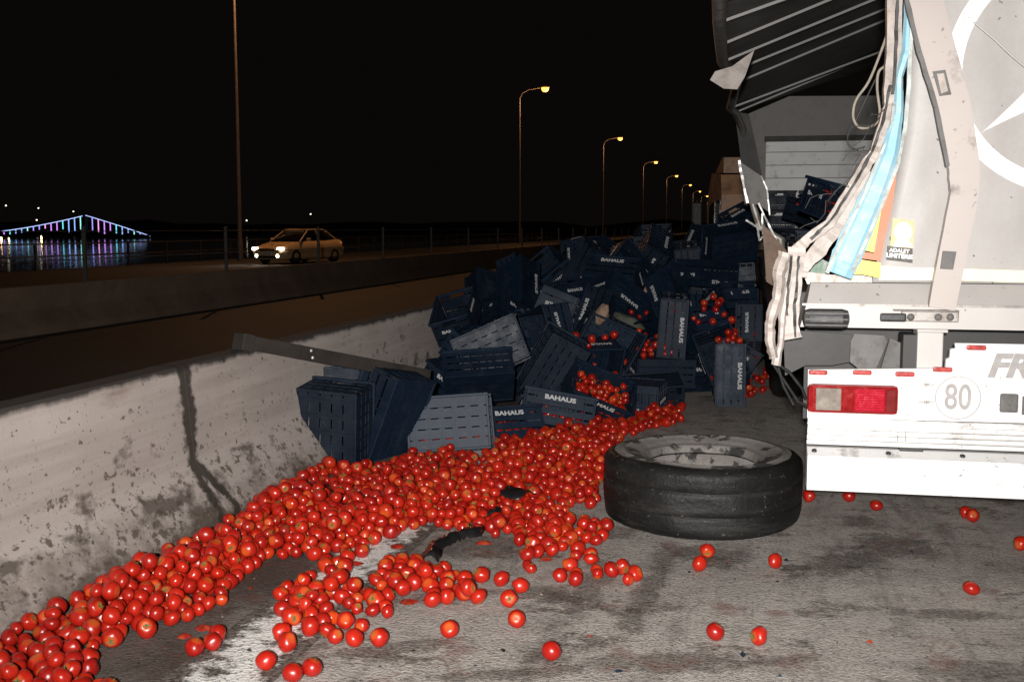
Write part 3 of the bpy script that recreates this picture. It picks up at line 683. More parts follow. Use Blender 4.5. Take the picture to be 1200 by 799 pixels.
plate('green_scrap', [(944, 306), (956, 300), (972, 308), (968, 324), (950, 322)], .35, .03, mk('green_plastic', (.03, .10, .045), .4, 0, .4, 20))
plate('bed_dirt', [(940, 318), (975, 322), (1022, 322), (1022, 333), (946, 333)], .16, .02, M['steel'])
# rope loops
def loop(pts, y):
    P = [T(u, v, y) for u, v in pts]; Q = []
    for i in range(len(P) - 1):
        for k in range(5): 
            t = k / 5; p0_, p1, p2, p3 = P[max(i - 1, 0)], P[i], P[i + 1], P[min(i + 2, len(P) - 1)]
            Q.append(.5 * ((2 * p1) + (p2 - p0_) * t + (2 * p0_ - 5 * p1 + 4 * p2 - p3) * t * t + (3 * p1 - p0_ - 3 * p2 + p3) * t ** 3))
    return Q + [P[-1]]
MB().tube(loop([(1046, 22), (1032, 62), (1018, 96), (1003, 118), (1000, 138), (1008, 150), (1024, 147), (1031, 134), (1028, 105), (1030, 84), (1042, 76)], .10), .006, 7).build('rope_loop', M['rope'], tr)
MB().tube(loop([(1042, 76), (1032, 82), (1000, 148), (993, 165), (1000, 175), (1014, 172)], .4), .004, 6).build('rope_loop', M['dark'], tr)

# collapsed roof: left rail, bows, skin
LB = [(843, 2, 920, -24, 2.7), (843, 27, 921, -1, 3.4), (845, 53, 973, 0, 4.2), (847, 73, 1022, 1, 5.0), (860, 83, 1035, 12, 5.9), (864, 97, 1035, 25, 6.9), (856, 127, 920, 103, 8.1), (862, 132, 1035, 60, 9.2)]
rl = []; rr2 = []
bows = []
for (ua, va, ub, vb, y) in LB:
    A = T(ua, va, y); Bq = T(ub, vb, y); d = Bq - A; E = A + d * ((2.45 - A.x) / d.x); E.z = min(E.z, A.z + 1.25); bows.append((A, E))
roof = MB(); rows = []
A0, E0 = bows[0]; allb = [(A0 + Vector((0, -2.7, .7)), Vector((2.45, 0, E0.z + .25)))] + bows + [(T(872, 128, 10.5), T(1120, 60, 10.5))]
for (A, E) in allb: rows.append([A + (E - A) * t + Vector((0, 0, .045 + .02 * math.sin(t * 9 + A.y))) for t in [i / 10 for i in range(11)]])
sk = MB().grid(rows).build('roof_skin', M['roofskin'], tr); sk.modifiers.new('thickness', 'SOLIDIFY').thickness = .012
for (A, E) in bows:
    d = (E - A).normalized(); b = MB(); nz = Vector((0, 0, 1)); s_ = Vector((0, .012, 0)); h = Vector((0, 0, .011))
    b.add([A - s_ - h, E - s_ - h, E + s_ - h, A + s_ - h, A - s_ + h, E - s_ + h, E + s_ + h, A + s_ + h], [(0,3,2,1),(4,5,6,7),(0,1,5,4),(1,2,6,5),(2,3,7,6),(3,0,4,7)])
    b.build('roof_bow', M['bow'], tr, recalc=True)
MB().tube([allb[0][0]] + [A for A, E in bows] + [T(870, 150, 10.0), T(878, 205, 10.2)], .05, 8).build('roof_rail', M['steel'], tr)
MB().bbox((2.42, 0, 1.1), (WR, 10.7, 3.75), .02).build('right_curtain', M['roofskin'], tr)
# a torn pale scrap of tarpaulin on the rail
plate('torn_scrap', [(832, 94), (848, 104), (864, 105), (873, 90), (884, 59), (858, 78), (838, 84)], 3.4, .006, M['beige'])
# front bulkhead
YB = 10.6
def fb(name, u0, v0, u1, v1, y, th, m, par=None):
    a = T(u0, v0, y); c = T(u1, v1, y); return MB().bbox((a.x, y, c.z), (c.x, y + th, a.z), .006).build(name, m, par or tr)
hd = plate('bulkhead', [(876, 134), (925, 113), (1100, 112), (1100, 300), (893, 300)], YB, .05, M['interior'])
z0 = T(950, 163, YB - .03).z; z1 = T(950, 300, YB - .03).z; xa = T(897, 200, YB - .03).x; nsl = 9
for i in range(nsl):
    MB().bbox((xa, YB - .035, z0 - (z0 - z1) * (i + .96) / nsl), (2.40, YB - .001, z0 - (z0 - z1) * i / nsl), .006).build('bulkhead_slat', M['slat'], hd)
fb('bulkhead_trim', 896, 160, 1100, 163.5, YB - .05, .045, M['dark'], hd); 
plate('front_curtain', [(861, 131), (878, 134), (893, 205), (900, 262), (880, 262), (870, 200)], 10.0, .02, M['roofskin'])
# broken side boards hanging beside the opening
plate('broken_panel', [(866, 189), (893, 207), (901, 232), (903, 250), (889, 240), (873, 238)], 3.0, .03, M['flap'])
for q in (((866, 188, 5, 2.95), (870, 210, 6, 2.95), (876, 238, 5, 2.95)), ((892, 206, 3, 2.95), (899, 222, 3, 2.95), (902, 252, 3, 2.95)), ((889, 238, 4, 2.9), (900, 262, 4, 2.9), (912, 286, 4, 2.9)),
          ((874, 258, 5, 2.9), (892, 269, 5, 2.85)), ((887, 262, 5, 2.6), (890, 282, 4, 2.5), (897, 274, 5, 2.5), (900, 300, 5, 2.4), (905, 326, 6, 2.2)), ((893, 250, 3, 2.7), (894, 275, 4, 2.7))):
    bar('bent_trim', [(a_, b_, c_ * .5, d_) for a_, b_, c_, d_ in q], .012, M['trim'], int(q[0][0]), .35)
plate('side_board', [(893, 262), (915, 285), (926, 300), (912, 318), (906, 335), (898, 330), (896, 300)], 1.2, .02, mk('rusty_board', (.12, .075, .05), .7, 0, .4, 8, (.05, .03, .02), .6, 9))
pS = T(896, 246, 3.02); MB().tube([(.06, 3.02, za + .02), (.05, 3.02, za + .35), pS + Vector((-.03, .02, -.12)), pS + Vector((-.10, .03, .10))], [.03, .03, .026, .022], 8).build('bent_stake', M['steel'], tr)
pS = T(900, 326, 2.3); MB().tube([(.06, 2.3, za + .02), pS, T(903, 300, 2.45)], .02, 6).build('bent_stake', M['steel'], tr)
# chassis and wheels
for x in (.75, 1.65): MB().bbox((x, .62, .75), (x + .12, 10.5, za - .03), .01).build('chassis_rail', M['dark'], tr)
tyr = [(.27, -.14), (.44, -.15), (.50, -.12), (.52, -.08), (.52, .08), (.50, .12), (.44, .15), (.27, .14)]
for y in (5.2, 6.5, 7.8):
    MB().tube([(.2, y, .52), (2.3, y, .52)], .07, 8).build('axle', M['dark'], tr)
    for x in (.22, 2.28):
        Mx = Matrix.Translation((x, y, .52)) @ Matrix.Rotation(rad(90), 4, 'Y')
        wh = MB().lathe(tyr, 32, M=Mx, close=True).build('wheel', M['tyre'], tr)
        MB().lathe([(0, -.05), (.1, -.09), (.2, -.06), (.268, -.12), (.268, .12), (.2, .06), (.1, .09), (0, .05)], 24, M=Mx).build('rim', M['steel'], wh)
MB().bbox((.02, 1.5, .85), (.10, 10.6, za - .03), .01).build('side_rail', M['dark'], tr)
for y in (8.6,): 
    for x in (.6, 1.8): MB().bbox((x, y, .02), (x + .12, y + .12, .9), .01).build('landing_leg', M['dark'], tr)

# ============================================================ tractor cab ahead, turned a little to the left
cp = T(838, 262, 13.6)
cab = empty('tractor_cab', TO + TX * (cp.x + .10) + TY * 13.2, TH + rad(8)); tag(cab, 'orange-lit truck cab jutting out ahead of the wrecked trailer', 'truck cab')
cab.scale = (.9, .9, .80)
pr = [(0, .9), (0, 2.55), (.15, 2.95), (1.5, 3.05), (2.0, 2.6), (2.2, 1.7), (2.25, .6), (1.7, .55), (1.6, .95), (1.2, 1.15), (.8, .95), (.7, .75), (0, .75)]
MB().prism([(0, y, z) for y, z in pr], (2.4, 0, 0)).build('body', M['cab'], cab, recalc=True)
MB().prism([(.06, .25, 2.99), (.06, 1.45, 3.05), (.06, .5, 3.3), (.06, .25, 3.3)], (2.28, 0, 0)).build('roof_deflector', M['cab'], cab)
MB().prism([(-.012, .9, 1.75), (-.012, 1.75, 1.75), (-.012, 1.7, 2.35), (-.012, .9, 2.45)], (.02, 0, 0)).build('side_window', M['glass'], cab, recalc=True)
MB().prism([(-.012, .15, 1.8), (-.012, .6, 1.8), (-.012, .6, 2.45), (-.012, .15, 2.45)], (.02, 0, 0)).build('sleeper_window', M['glass'], cab, recalc=True)
MB().bbox((-.32, 1.9, 1.7), (-.12, 2.0, 2.45), .03).build('mirror', M['rubber'], cab)
MB().tube([(0, 1.9, 2.5), (-.22, 1.95, 2.5), (-.22, 1.95, 1.65), (0, 1.9, 1.65)], .02, 6).build('mirror_arm', M['rubber'], cab)
for y in (1.2, -1.8):
    for x in (.2, 2.2):
        Mx = Matrix.Translation((x, y, .5)) @ Matrix.Rotation(rad(90), 4, 'Y'); MB().lathe(tyr, 28, M=Mx, close=True).build('wheel', M['tyre'], cab)
MB().bbox((.6, -2.6, .7), (1.8, .1, .95), .02).build('frame', M['dark'], cab)

# ============================================================ CRATES
CL, CW, CH = .53, .355, .245
LF = Matrix.Translation((0, -CW / 2 - .0025, .070)) @ STAND
LBk = Matrix.Rotation(math.pi, 4, 'Z') @ LF
LE1 = Matrix.Rotation(math.pi / 2, 4, 'Z') @ Matrix.Translation((0, -CL / 2 - .0025, .012)) @ STAND @ Matrix.Scale(.85, 4); LE2 = Matrix.Rotation(math.pi, 4, 'Z') @ LE1
def crate_meshes(seed=0):
    hx, hy, hz = CL / 2, CW / 2, CH / 2; rgc = random.Random(seed)
    def warp(b):                                  # bent plastic, and in broken ones missing slats
        for i, p in enumerate(b.v):
            q = Vector(p); k = (.4 + (q.z + hz) / CH) * .022 * (seed > 0)
            b.v[i] = (q.x + k * noise.noise(Vector((q.x * 2.2, q.y * 2.2, seed * 5.1))), q.y + k * 1.4 * noise.noise(Vector((q.x * 2.6, q.y * 1.5, 9 + seed * 3.3))), q.z + k * noise.noise(Vector((q.x * 2.4, q.y * 3, 20 + seed))))
        return b
    wl = MB(); box0 = wl.box
    def box1(a, b, *k):
        if seed >= 2 and rgc.random() < .06: return wl
        return box0(a, b, *k)
    wl.box = box1
    bands = [(-hz + .004, -hz + .055), (-hz + .070, -hz + .118), (-hz + .133, -hz + .180), (-hz + .195, hz - .020)]
    for z0, z1 in bands:
        for s_ in (-1, 1):
            y = s_ * (hy - .006); wl.box((-hx + .012, y - .003, z0), (hx - .012, y + .003, z1))
            x = s_ * (hx - .006)
            if z0 > .05 - .02 and z1 > hz - .03:      # hand hole in the end wall
                wl.box((x - .003, -hy + .012, z0), (x + .003, -.06, z1)); wl.box((x - .003, .06, z0), (x + .003, hy - .012, z1))
            else: wl.box((x - .003, -hy + .012, z0), (x + .003, hy - .012, z1))
    for s_ in (-1, 1):
        for i in range(9):
            x = -hx + .02 + (CL - .04) * i / 8; wl.box((x - .005, s_ * (hy - .005) - .005, -hz), (x + .005, s_ * (hy - .005) + .005, hz - .012))
        for i in range(6):
            y = -hy + .02 + (CW - .04) * i / 5
            zt = hz - .012 if abs(y) > .06 else hz - .075
            wl.box((s_ * (hx - .005) - .005, y - .005, -hz), (s_ * (hx - .005) + .005, y + .005, zt))
    wl.box((-.17, -hy - .0015, .042), (.17, -hy + .004, .100)); wl.box((-.17, hy - .004, .042), (.17, hy + .0015, .100))
    for s_ in (-1, 1): box0((s_ * hx - .004, -.15, -.012), (s_ * hx + .0015 * s_ + .0002, .15, .036)) if s_ > 0 else box0((-hx - .0015, -.15, -.012), (-hx + .004, .15, .036))
    walls = warp(wl).mesh('crate_walls', M['crate'])
    rm = MB()
    for s_ in (-1, 1):
        rm.bbox((-hx - .008, s_ * hy - .010, hz - .022), (hx + .008, s_ * hy + .010, hz), .004)
        rm.bbox((s_ * hx - .010, -hy + .0105, hz - .0215), (s_ * hx + .010, hy - .0105, hz - .0005), .004)
    rim = warp(rm).mesh('rim', M['crate'])
    bs = MB(); n = 5; sw = (CW - .03) / n
    for i in range(n):
        y0 = -hy + .015 + sw * i; bs.box((-hx + .015, y0 + .004, -hz), (hx - .015, y0 + sw - .004, -hz + .005))
        for k in range(6):
            x = -hx + .05 + (CL - .10) * k / 5
            if i < n - 1: bs.box((x - .018, y0 + sw - .0045, -hz + .0003), (x + .018, y0 + sw + .0045, -hz + .0047))
            bs.box((x - .003, y0 + .006, -hz - .004), (x + .003, y0 + sw - .006, -hz + .0002))
    for s_ in (-1, 1):
        bs.bbox((-hx + .002, s_ * (hy - .010) - .008, -hz - .008), (hx - .002, s_ * (hy - .010) + .008, -hz + .008), .004)
        bs.bbox((s_ * (hx - .010) - .008, -hy + .0185, -hz - .0075), (s_ * (hx - .010) + .008, hy - .0185, -hz + .0075), .004)
    base = warp(bs).mesh('base', M['crate'])
    logos = []
    for mt in (LF, LBk, LE1, LE2):
        t = text_mesh('BAHAUS', .046, M['ink'], .0008, .0018, 0, 1.3); t.transform(mt); wb = MB(); wb.v = [tuple(v.co) for v in t.vertices]; warp(wb)
        for v, q in zip(t.vertices, wb.v): v.co = q
        logos.append(t)
    return walls, rim, base, logos
CVAR = [crate_meshes(i) for i in range(5)]; CWALL, CRIM, CBASE, CTXT = CVAR[0]
CRATES = []
def crate(Mw, label, group, text=3):
    cv = CVAR[(len(CRATES) * 3 + len(CRATES) // 4) % 5]
    o = bpy.data.objects.new('plastic_crate', cv[0]); col.objects.link(o); o.matrix_world = Mw
    inst('rim', cv[1], o); inst('base', cv[2], o)
    if text & 1: inst('logo', cv[3][0], o)
    if text & 2:
        for q in cv[3][1:]: inst('logo', q, o)
    tag(o, label, 'crate', group); CRATES.append(o); return o
def pose(c, zdir, xdir):
    z = Vector(zdir).normalized(); x = Vector(xdir); x = (x - z * x.dot(z)).normalized(); y = z.cross(x)
    m = Matrix((x, y, z)).transposed().to_4x4(); m.translation = c; return m
def V(r, f, u): return RT * r + FH * f + Vector((0, 0, u))     # right / forward / up as seen from the road
front = [
    (pose(atd(392, 507, 6.98), V(.25, 1, .10), V(.05, -.08, 1)), 'dusty blue crate standing on end beside the barrier with its bottom turned outward', 0),
    (pose(atd(452, 486, 7.25), V(-.75, .55, .30), V(.30, .0, 1)), 'blue crate tipped on end against the standing crate, lattice bottom outward', 1),
    (pose(atd(392, 455, 7.45), V(-.2, .3, 1), V(1, .2, .12)), 'small blue crate wedged behind the standing crate at the barrier', 2),
    (pose(atd(527, 496, 7.42), V(.04, 1, -.22), V(1, .02, .06)), 'pale scuffed blue crate on its side among tomatoes, slotted bottom facing outward', 0),
    (pose(atd(590, 505, 7.95), V(-.2, .55, .9), V(.9, .3, -.05)), 'blue crate lying behind the pale scuffed crate', 1),
    (pose(atd(574, 408, 8.55), V(.0, 1, -.15), V(1, .1, .42)), 'tilted blue crate showing its slotted bottom above the pale scuffed crate', 0),
    (pose(atd(560, 440, 8.35), V(-.1, .6, .6), V(1, -.3, -.35)), 'blue crate under the tilted slotted one', 2),
    (pose(atd(648, 428, 8.75), V(-.1, 1, .25), V(.55, .0, 1)), 'large dark crate leaning on edge with its bottom outward beside the tomato-filled crate', 0),
    (pose(atd(650, 482, 8.15), V(.15, .35, 1), V(1, .10, -.20)), 'dark crate lying low on the tomatoes with white lettering outward', 3),
    (pose(atd(700, 464, 8.55), V(.45, -.55, .75), V(.70, .30, -.55)), 'open crate tipped forward and still filled with tomatoes', 3),
    (pose(atd(762, 462, 9.35), V(.05, .25, -1), V(1, .05, -.03)), 'upturned dark crate on the road beside the tyre with its lettering upside down', 3),
    (pose(atd(775, 432, 9.75), V(-.05, .15, -1), V(1, .15, -.12)), 'upturned dark crate stacked on another upturned crate', 3),
]
def low(u, dep, zc, zd, xd): p_ = atd(u, 268, dep); p_.z = zc; return pose(p_, zd, xd)
front += [(low(806, 10.25, .13, V(.0, .08, 1), V(.9, .5, .0)), 'dark crate standing upright on the asphalt beside the upturned crates', 3),
          (low(852, 10.9, .185, V(.2, 1, .05), V(1, -.25, .05)), 'dark crate lying on its long side near the trailer wheel', 3),
          (low(828, 11.0, .40, V(-.1, .35, 1), V(.8, .5, .1)), 'dark crate stacked across two others near the trailer', 3),
          (low(742, 9.0, .13, V(0, .05, -1), V(.85, -.3, 0)), 'upturned dark crate at the edge of the tomatoes behind the tyre', 3)]
FRONT = [crate(m @ Matrix.Scale(1.18 if i < 2 else 1.06, 4) if i in (0, 1, 3) else m, lb, 'spilled crates', t) for i, (m, lb, t) in enumerate(front)]
SCUFF = scuffed_mat()
for o in (FRONT[3],):
    for q in [o] + [c for c in o.children if not c.name.startswith('logo')]:
        q.material_slots[0].link = 'OBJECT'; q.material_slots[0].material = SCUFF

# settle the heap between barrier and trailer with a short rigid-body fall
rg = random.Random(11); specs = []
def yfront(x): return 8.5 + (x + 2.2) * .9
for layer in range(6):
    for ix, x in enumerate((-2.3, -1.78, -1.26, -.76, -.3)):
        if layer > (1, 3, 4, 4, 4)[ix]: continue
        y = yfront(x) + (.9, .7, .5, .42, .42)[ix] * layer + .2 * (ix % 2)
        while y < 14.0:
            q = Euler((rg.uniform(-1.2, 1.2), rg.uniform(-1.2, 1.2), rg.uniform(0, 6.28)))
            if rg.random() < .35: q = Euler((rg.choice((1.57, -1.57, 3.14)) + rg.uniform(-.4, .4), rg.uniform(-.5, .5), rg.uniform(0, 6.28)))
            specs.append((Vector((x + rg.uniform(-.05, .05), y, .32 + layer * .46)), q)); y += .52
for p in (atd(640, 280, 10.6),): specs.append((p + Vector((0, 0, 1.6)), Euler((1.5, .2, rg.uniform(0, 6)))))
bpy.ops.rigidbody.world_add(); rbw = scene.rigidbody_world
rc = bpy.data.collections.new('rb'); rbw.collection = rc
rbw.substeps_per_frame = 8; rbw.solver_iterations = 12; rbw.point_cache.frame_start = 1; rbw.point_cache.frame_end = 100
boxme = MB().box((-CL / 2, -CW / 2, -CH / 2), (CL / 2, CW / 2, CH / 2)).mesh('proxy', M['dark'])
tmp = []
def rb(o, active, fr=1.6):
    rc.objects.link(o); r_ = o.rigid_body; r_.type = 'ACTIVE' if active else 'PASSIVE'; r_.collision_shape = 'BOX'; r_.friction = fr; r_.restitution = 0
    r_.use_margin = True; r_.collision_margin = .004; r_.mass = 2; r_.linear_damping = .15; r_.angular_damping = .8; return o
def pbox(c, s, rz=0, ry=0):
    me = MB().box((-s[0] / 2, -s[1] / 2, -s[2] / 2), (s[0] / 2, s[1] / 2, s[2] / 2)).mesh('proxy', M['dark'])
    o = bpy.data.objects.new('proxy', me); col.objects.link(o); o.location = c; o.rotation_euler = (0, ry, rz); tmp.append(o); rb(o, False)
pbox((0, 10, -.5), (60, 60, 1.016)); pbox((XB - .225 - .2, 10, .4), (.4, 40, .8)); pbox((XB - .10, 10, .06), (.30, 40, .62), 0, rad(-34))
pbox((XB - .50, 10, 1.6), (.3, 40, 1.9)); pbox((TO + TX * .25 + TY * 8 + Vector((0, 0, 1)))[:], (.5, 20, 4), TH); pbox((-1, 15.2, 1.2), (6, .4, 4))
for o in FRONT:
    p_ = bpy.data.objects.new('proxy', boxme); col.objects.link(p_); p_.matrix_world = o.matrix_world; tmp.append(p_); rb(p_, False)
dyn = []
for c, q in specs:
    o = bpy.data.objects.new('proxy', boxme); col.objects.link(o); o.location = c; o.rotation_euler = q; tmp.append(o); dyn.append(rb(o, True))
for f in range(1, 91): scene.frame_set(f)
dg = bpy.context.evaluated_depsgraph_get(); mats = [o.evaluated_get(dg).matrix_world.copy() for o in dyn]
for o in tmp: bpy.data.objects.remove(o)
bpy.ops.rigidbody.world_remove(); bpy.data.collections.remove(rc); scene.frame_set(1)
for i, m in enumerate(mats):
    if m.translation.z < -.1 or m.translation.x < XB - .35: continue
    zu = m.col[2].z; t_ = m.translation
    how = 'upright open' if zu > .75 else 'upturned' if zu < -.75 else 'tilted' if zu > .35 else 'on-edge'
    wh = 'against the concrete barrier' if t_.x < -1.95 else 'against the side of the wrecked trailer' if t_.x > -.55 else 'in the middle of the heap'
    hi = 'high' if t_.z > .95 else 'half way up' if t_.z > .45 else 'low'
    crate(m, f'{how} dark navy crate {hi} {wh}', 'crates in the heap', 3)
HEAP = list(CRATES)
# cargo still on the trailer
TM = tr.matrix_basis.copy(); TM = Matrix.Translation(TO) @ Matrix.Rotation(TH, 4, 'Z')
rg = random.Random(5); fz = za + .145
for ix in range(5):
    for k in range((3, 3, 2, 3, 4)[ix]):
        m = TM @ Matrix.Translation((.32 + .42 * ix + rg.uniform(-.01, .01), 10.2, fz + CH / 2 + .012 + k * (CH + .012))) @ Matrix.Rotation(rad(90) + rg.uniform(-.05, .05), 4, 'Z')
        crate(m, 'dark crate still stacked against the white front wall of the trailer', 'crates left on the trailer', 0)
for (x, y, z, e) in ((.45, 7.6, .14, (.1, .0, .4)), (.95, 8.0, .14, (0, 0, 1.2)), (.55, 7.8, .44, (.25, .1, 1.0)), (.42, 5.6, .14, (0, 0, .3)), (.9, 5.9, .15, (.05, .05, 1.9)), (.6, 5.75, .44, (.3, -.12, .8)), (.38, 3.2, .14, (0, 0, .2)), (.85, 3.4, .15, (0, .05, 1.5)), (.5, 3.3, .44, (.2, .2, .5))):
    crate(TM @ Matrix.Translation((x, y, fz + z + .01)) @ Euler(e).to_matrix().to_4x4(), 'dark crate toppled on the trailer floor behind the torn side', 'crates left on the trailer', 3)

# ============================================================ TYRE
tp = gnd(822, 639); tdir = Vector((tp.x, tp.y, 0)).normalized(); tc_ = Vector((tp.x, tp.y, 0)) + tdir * .53
ty = empty('lying_truck_tyre', (tc_.x, tc_.y, .006)); ty.scale = (.965, .965, 1.0); tag(ty, 'big worn truck tyre without a rim lying flat on the asphalt', 'tyre')
def wob(b, a):
    for i, p in enumerate(b.v):
        q = Vector(p); n_ = noise.noise(q * 3.0) * .018 + noise.noise(q * 11) * .007; r_ = Vector((q.x, q.y, 0)).normalized(); b.v[i] = tuple(q + r_ * n_ * a + Vector((0, 0, noise.noise(q * 2.5 + Vector((3, 0, 0))) * .010 * a)))
    return b
tread = [(.500, .012), (.516, .028), (.523, .045), (.526, .075), (.527, .108), (.5265, .114), (.5235, .116), (.5235, .121), (.5265, .123), (.5275, .15), (.5278, .18), (.5275, .21), (.5265, .232), (.5235, .234), (.5235, .239), (.5265, .241), (.526, .27), (.524, .295)]
tread += [(.522, .318), (.500, .338), (.485, .346), (.468, .351)]
wob(MB().lathe(tread, 96), 1).build('tread', M['tyre'], ty, recalc=True)
up = [(.468, .351), (.46, .352), (.43, .353), (.425, .357), (.415, .357), (.41, .352), (.37, .345), (.335, .332), (.318, .322), (.312, .324), (.300, .318), (.290, .300), (.288, .285)]
wob(MB().lathe(up, 96), 1).build('sidewall', M['side'], ty, recalc=True)
wob(MB().lathe([(.288, .285), (.30, .275), (.36, .29), (.45, .29), (.495, .25), (.50, .17), (.495, .10), (.45, .06), (.36, .055), (.30, .06), (.29, .04)], 72), 1).build('inner_liner', M['side'], ty, recalc=True)
wob(MB().lathe([(.29, .04), (.30, .02), (.36, .006), (.44, .001), (.485, .004), (.500, .012)], 72), 1).build('lower_sidewall', M['tyre'], ty, recalc=True)

# ============================================================ BEAM leaning from barrier top to the crates
pa = atx(283, 405, XB - .28); pb = atd(500, 440, 7.55); pa.z = .858
d = pb - pa; L = d.length; mB = pose((pa + pb) / 2, Vector((0, 0, 1)) - d.normalized() * d.normalized().z, d)
bm_ = MB(); 
bm_.bbox((-L / 2, -.035, -.042), (L / 2, -.02, .042), .004); bm_.bbox((-L / 2, -.0195, .030), (L / 2, .05, .0415), .004)
beam = bm_.build('metal_beam', M['plank']); beam.matrix_world = mB; tag(beam, 'muddy brown beam leaning from the barrier top down into the crates', 'beam')
MB().bbox((-L / 2 - .02, -.045, -.050), (-L / 2 + .06, .055, .047), .006).build('end_bracket', M['plank'], beam)
for x in (-.30, -.28): MB().lathe([(0, .008), (.008, .006), (.01, 0)], 8, M=Matrix.Translation((x, -.035, .02 - (x + .3) * 2)) @ Matrix.Rotation(rad(90), 4, 'X')).build('bolt', M['alu'], beam)

# ============================================================ TOMATOES
def tomato_mesh(seed, seg=18, rings=11):
    rg = random.Random(seed); v = []; f = []; flat = rg.uniform(.80, .94); lob = rg.choice((4, 5, 6)); la = rg.uniform(.01, .045); ph = rg.uniform(0, 6); top = []; dent = rg.uniform(.06, .22)
    for i in range(rings + 1):
        a = math.pi * i / rings
        for k in range(seg):
            q = 2 * math.pi * k / seg; r_ = math.sin(a) * (1 + la * math.cos(lob * q + ph) * math.sin(a)) * (1 + .03 * math.sin(q + ph))
            z = math.cos(a) * flat
            if a < .5: z -= .16 * (1 - a / .5) ** 1.5
            pp = Vector((r_ * math.cos(q), r_ * math.sin(q), z)); kk = 1 + dent * noise.noise(pp * 1.1 + Vector((seed * 3.7, 0, 0)))
            v.append(tuple(pp * kk)); top.append(max(0, math.cos(a)))
    for i in range(rings):
        for k in range(seg):
            k2 = (k + 1) % seg
            if i == 0: f.append((k * 0, seg + k, seg + k2))
            elif i == rings - 1: f.append((i*seg+k, (i+1)*seg, i*seg+k2))
            else: f.append((i*seg+k, (i+1)*seg+k, (i+1)*seg+k2, i*seg+k2))
    return v, f, top
def calyx_geo(seed):
    rg = random.Random(seed); v = []; f = []; n = rg.choice((5, 6))
    for k in range(n):
        q = 2 * math.pi * k / n + rg.uniform(-.2, .2); L = rg.uniform(.38, .62); c, s_ = math.cos(q), math.sin(q); wd = .085; up_ = rg.uniform(-.02, .16)
        b0 = len(v)
        for (r_, w__, z) in ((.05, .06, .72), (L * .5, wd, .78 + up_ * .3), (L, .0, .74 + up_)):
            v += [(c * r_ - s_ * w__, s_ * r_ + c * w__, z), (c * r_ + s_ * w__, s_ * r_ - c * w__, z)]
        f += [(b0, b0 + 1, b0 + 3, b0 + 2), (b0 + 2, b0 + 3, b0 + 5, b0 + 4)]
    b0 = len(v)
    for z, r_ in ((.66, .06), (.95, .045)):
        for k in range(5): v.append((r_ * math.cos(k * 1.2566) + (z - .66) * .2, r_ * math.sin(k * 1.2566), z))
    for k in range(5): f.append((b0 + k, b0 + (k + 1) % 5, b0 + 5 + (k + 1) % 5, b0 + 5 + k))
    f.append(tuple(b0 + 5 + k for k in range(5)))
    return v, f
NV = 16; TG = [tomato_mesh(i) for i in range(NV)]; CG = [calyx_geo(i) for i in range(4)]
def tmesh(geo, seed):
    v, f, top = geo; me = bpy.data.meshes.new('tomato'); me.from_pydata(v, [], f); me.materials.append(M['tomato'])
    me.polygons.foreach_set('use_smooth', [True] * len(me.polygons)); rg = random.Random(seed * 7 + 1); t = rg.random()
    a = me.attributes.new('tint', 'FLOAT', 'POINT'); a.data.foreach_set('value', [t] * len(v)); a = me.attributes.new('top', 'FLOAT', 'POINT'); a.data.foreach_set('value', top); return me
TM_ = [tmesh(g, i) for i, g in enumerate(TG)]
CM_ = []
for v, f in CG:
    me = bpy.data.meshes.new('calyx'); me.from_pydata(v, [], f); me.materials.append(M['calyx']); CM_.append(me)

bpy.context.view_layer.update()
vv = []; ff = []
for o in CRATES:
    mw = o.matrix_world
    if mw.translation.y > 13.5: continue
    for me in (CWALL, CBASE):
        n = len(vv); vv += [mw @ v.co for v in me.vertices]; ff += [[i + n for i in p.vertices] for p in me.polygons]
BV = BVHTree.FromPolygons(vv, ff); del vv, ff
grid = {}; TOM = []      # (pos, r, kind)
CS = .09; HOLES = []
def neigh(x, y):
    i, j = int(math.floor(x / CS)), int(math.floor(y / CS))
    for a in (-1, 0, 1):
        for c in (-1, 0, 1):
            yield from grid.get((i + a, j + c), ())
def put(p, r, kind):
    i, j = int(math.floor(p[0] / CS)), int(math.floor(p[1] / CS)); grid.setdefault((i, j), []).append((p[0], p[1], p[2], r)); TOM.append((Vector(p), r, kind))
def support(x, y, r):
    z = .008 + r * .88
    zs = .075 + (XB - x) / .175 * .255 + r * 1.75
    if x > XB - .17: z = max(z, zs if zs < .5 else z)
    for (a, c, zz2, q) in neigh(x, y):
        dd = (x - a) ** 2 + (y - c) ** 2; s_ = (r + q) * .97
        if dd < s_ * s_: z = max(z, zz2 + math.sqrt(s_ * s_ - dd))
    return z
def drop(x, y, r, maxz=9, kind='heap', roll=14):
    z = support(x, y, r); st_ = .018
    for _ in range(roll):
        best = None
        for k in range(8):
            a = k * math.pi / 4; X_, Y_ = x + st_ * math.cos(a), y + st_ * math.sin(a)
            if X_ < XB - .12: continue
            q = support(X_, Y_, r)
            if q < z - .002 and (best is None or q < best[0]): best = (q, X_, Y_)
        if not best: break
        z, x, y = best
    if z > maxz: return False
    if (Vector((x, y, 0)) - tc_).length < .53 + r and z < .4: return False
    h = BV.find_nearest((x, y, z), r * .85)
    if h[0] is not None: return False
    if any(inside((x, y), hh) for hh in HOLES): return False
    put((x, y, z), r, kind); return True
rt_ = random.Random(21); rad_ = lambda: rt_.choice((.025, .028, .030, .032, .033, .035, .038))
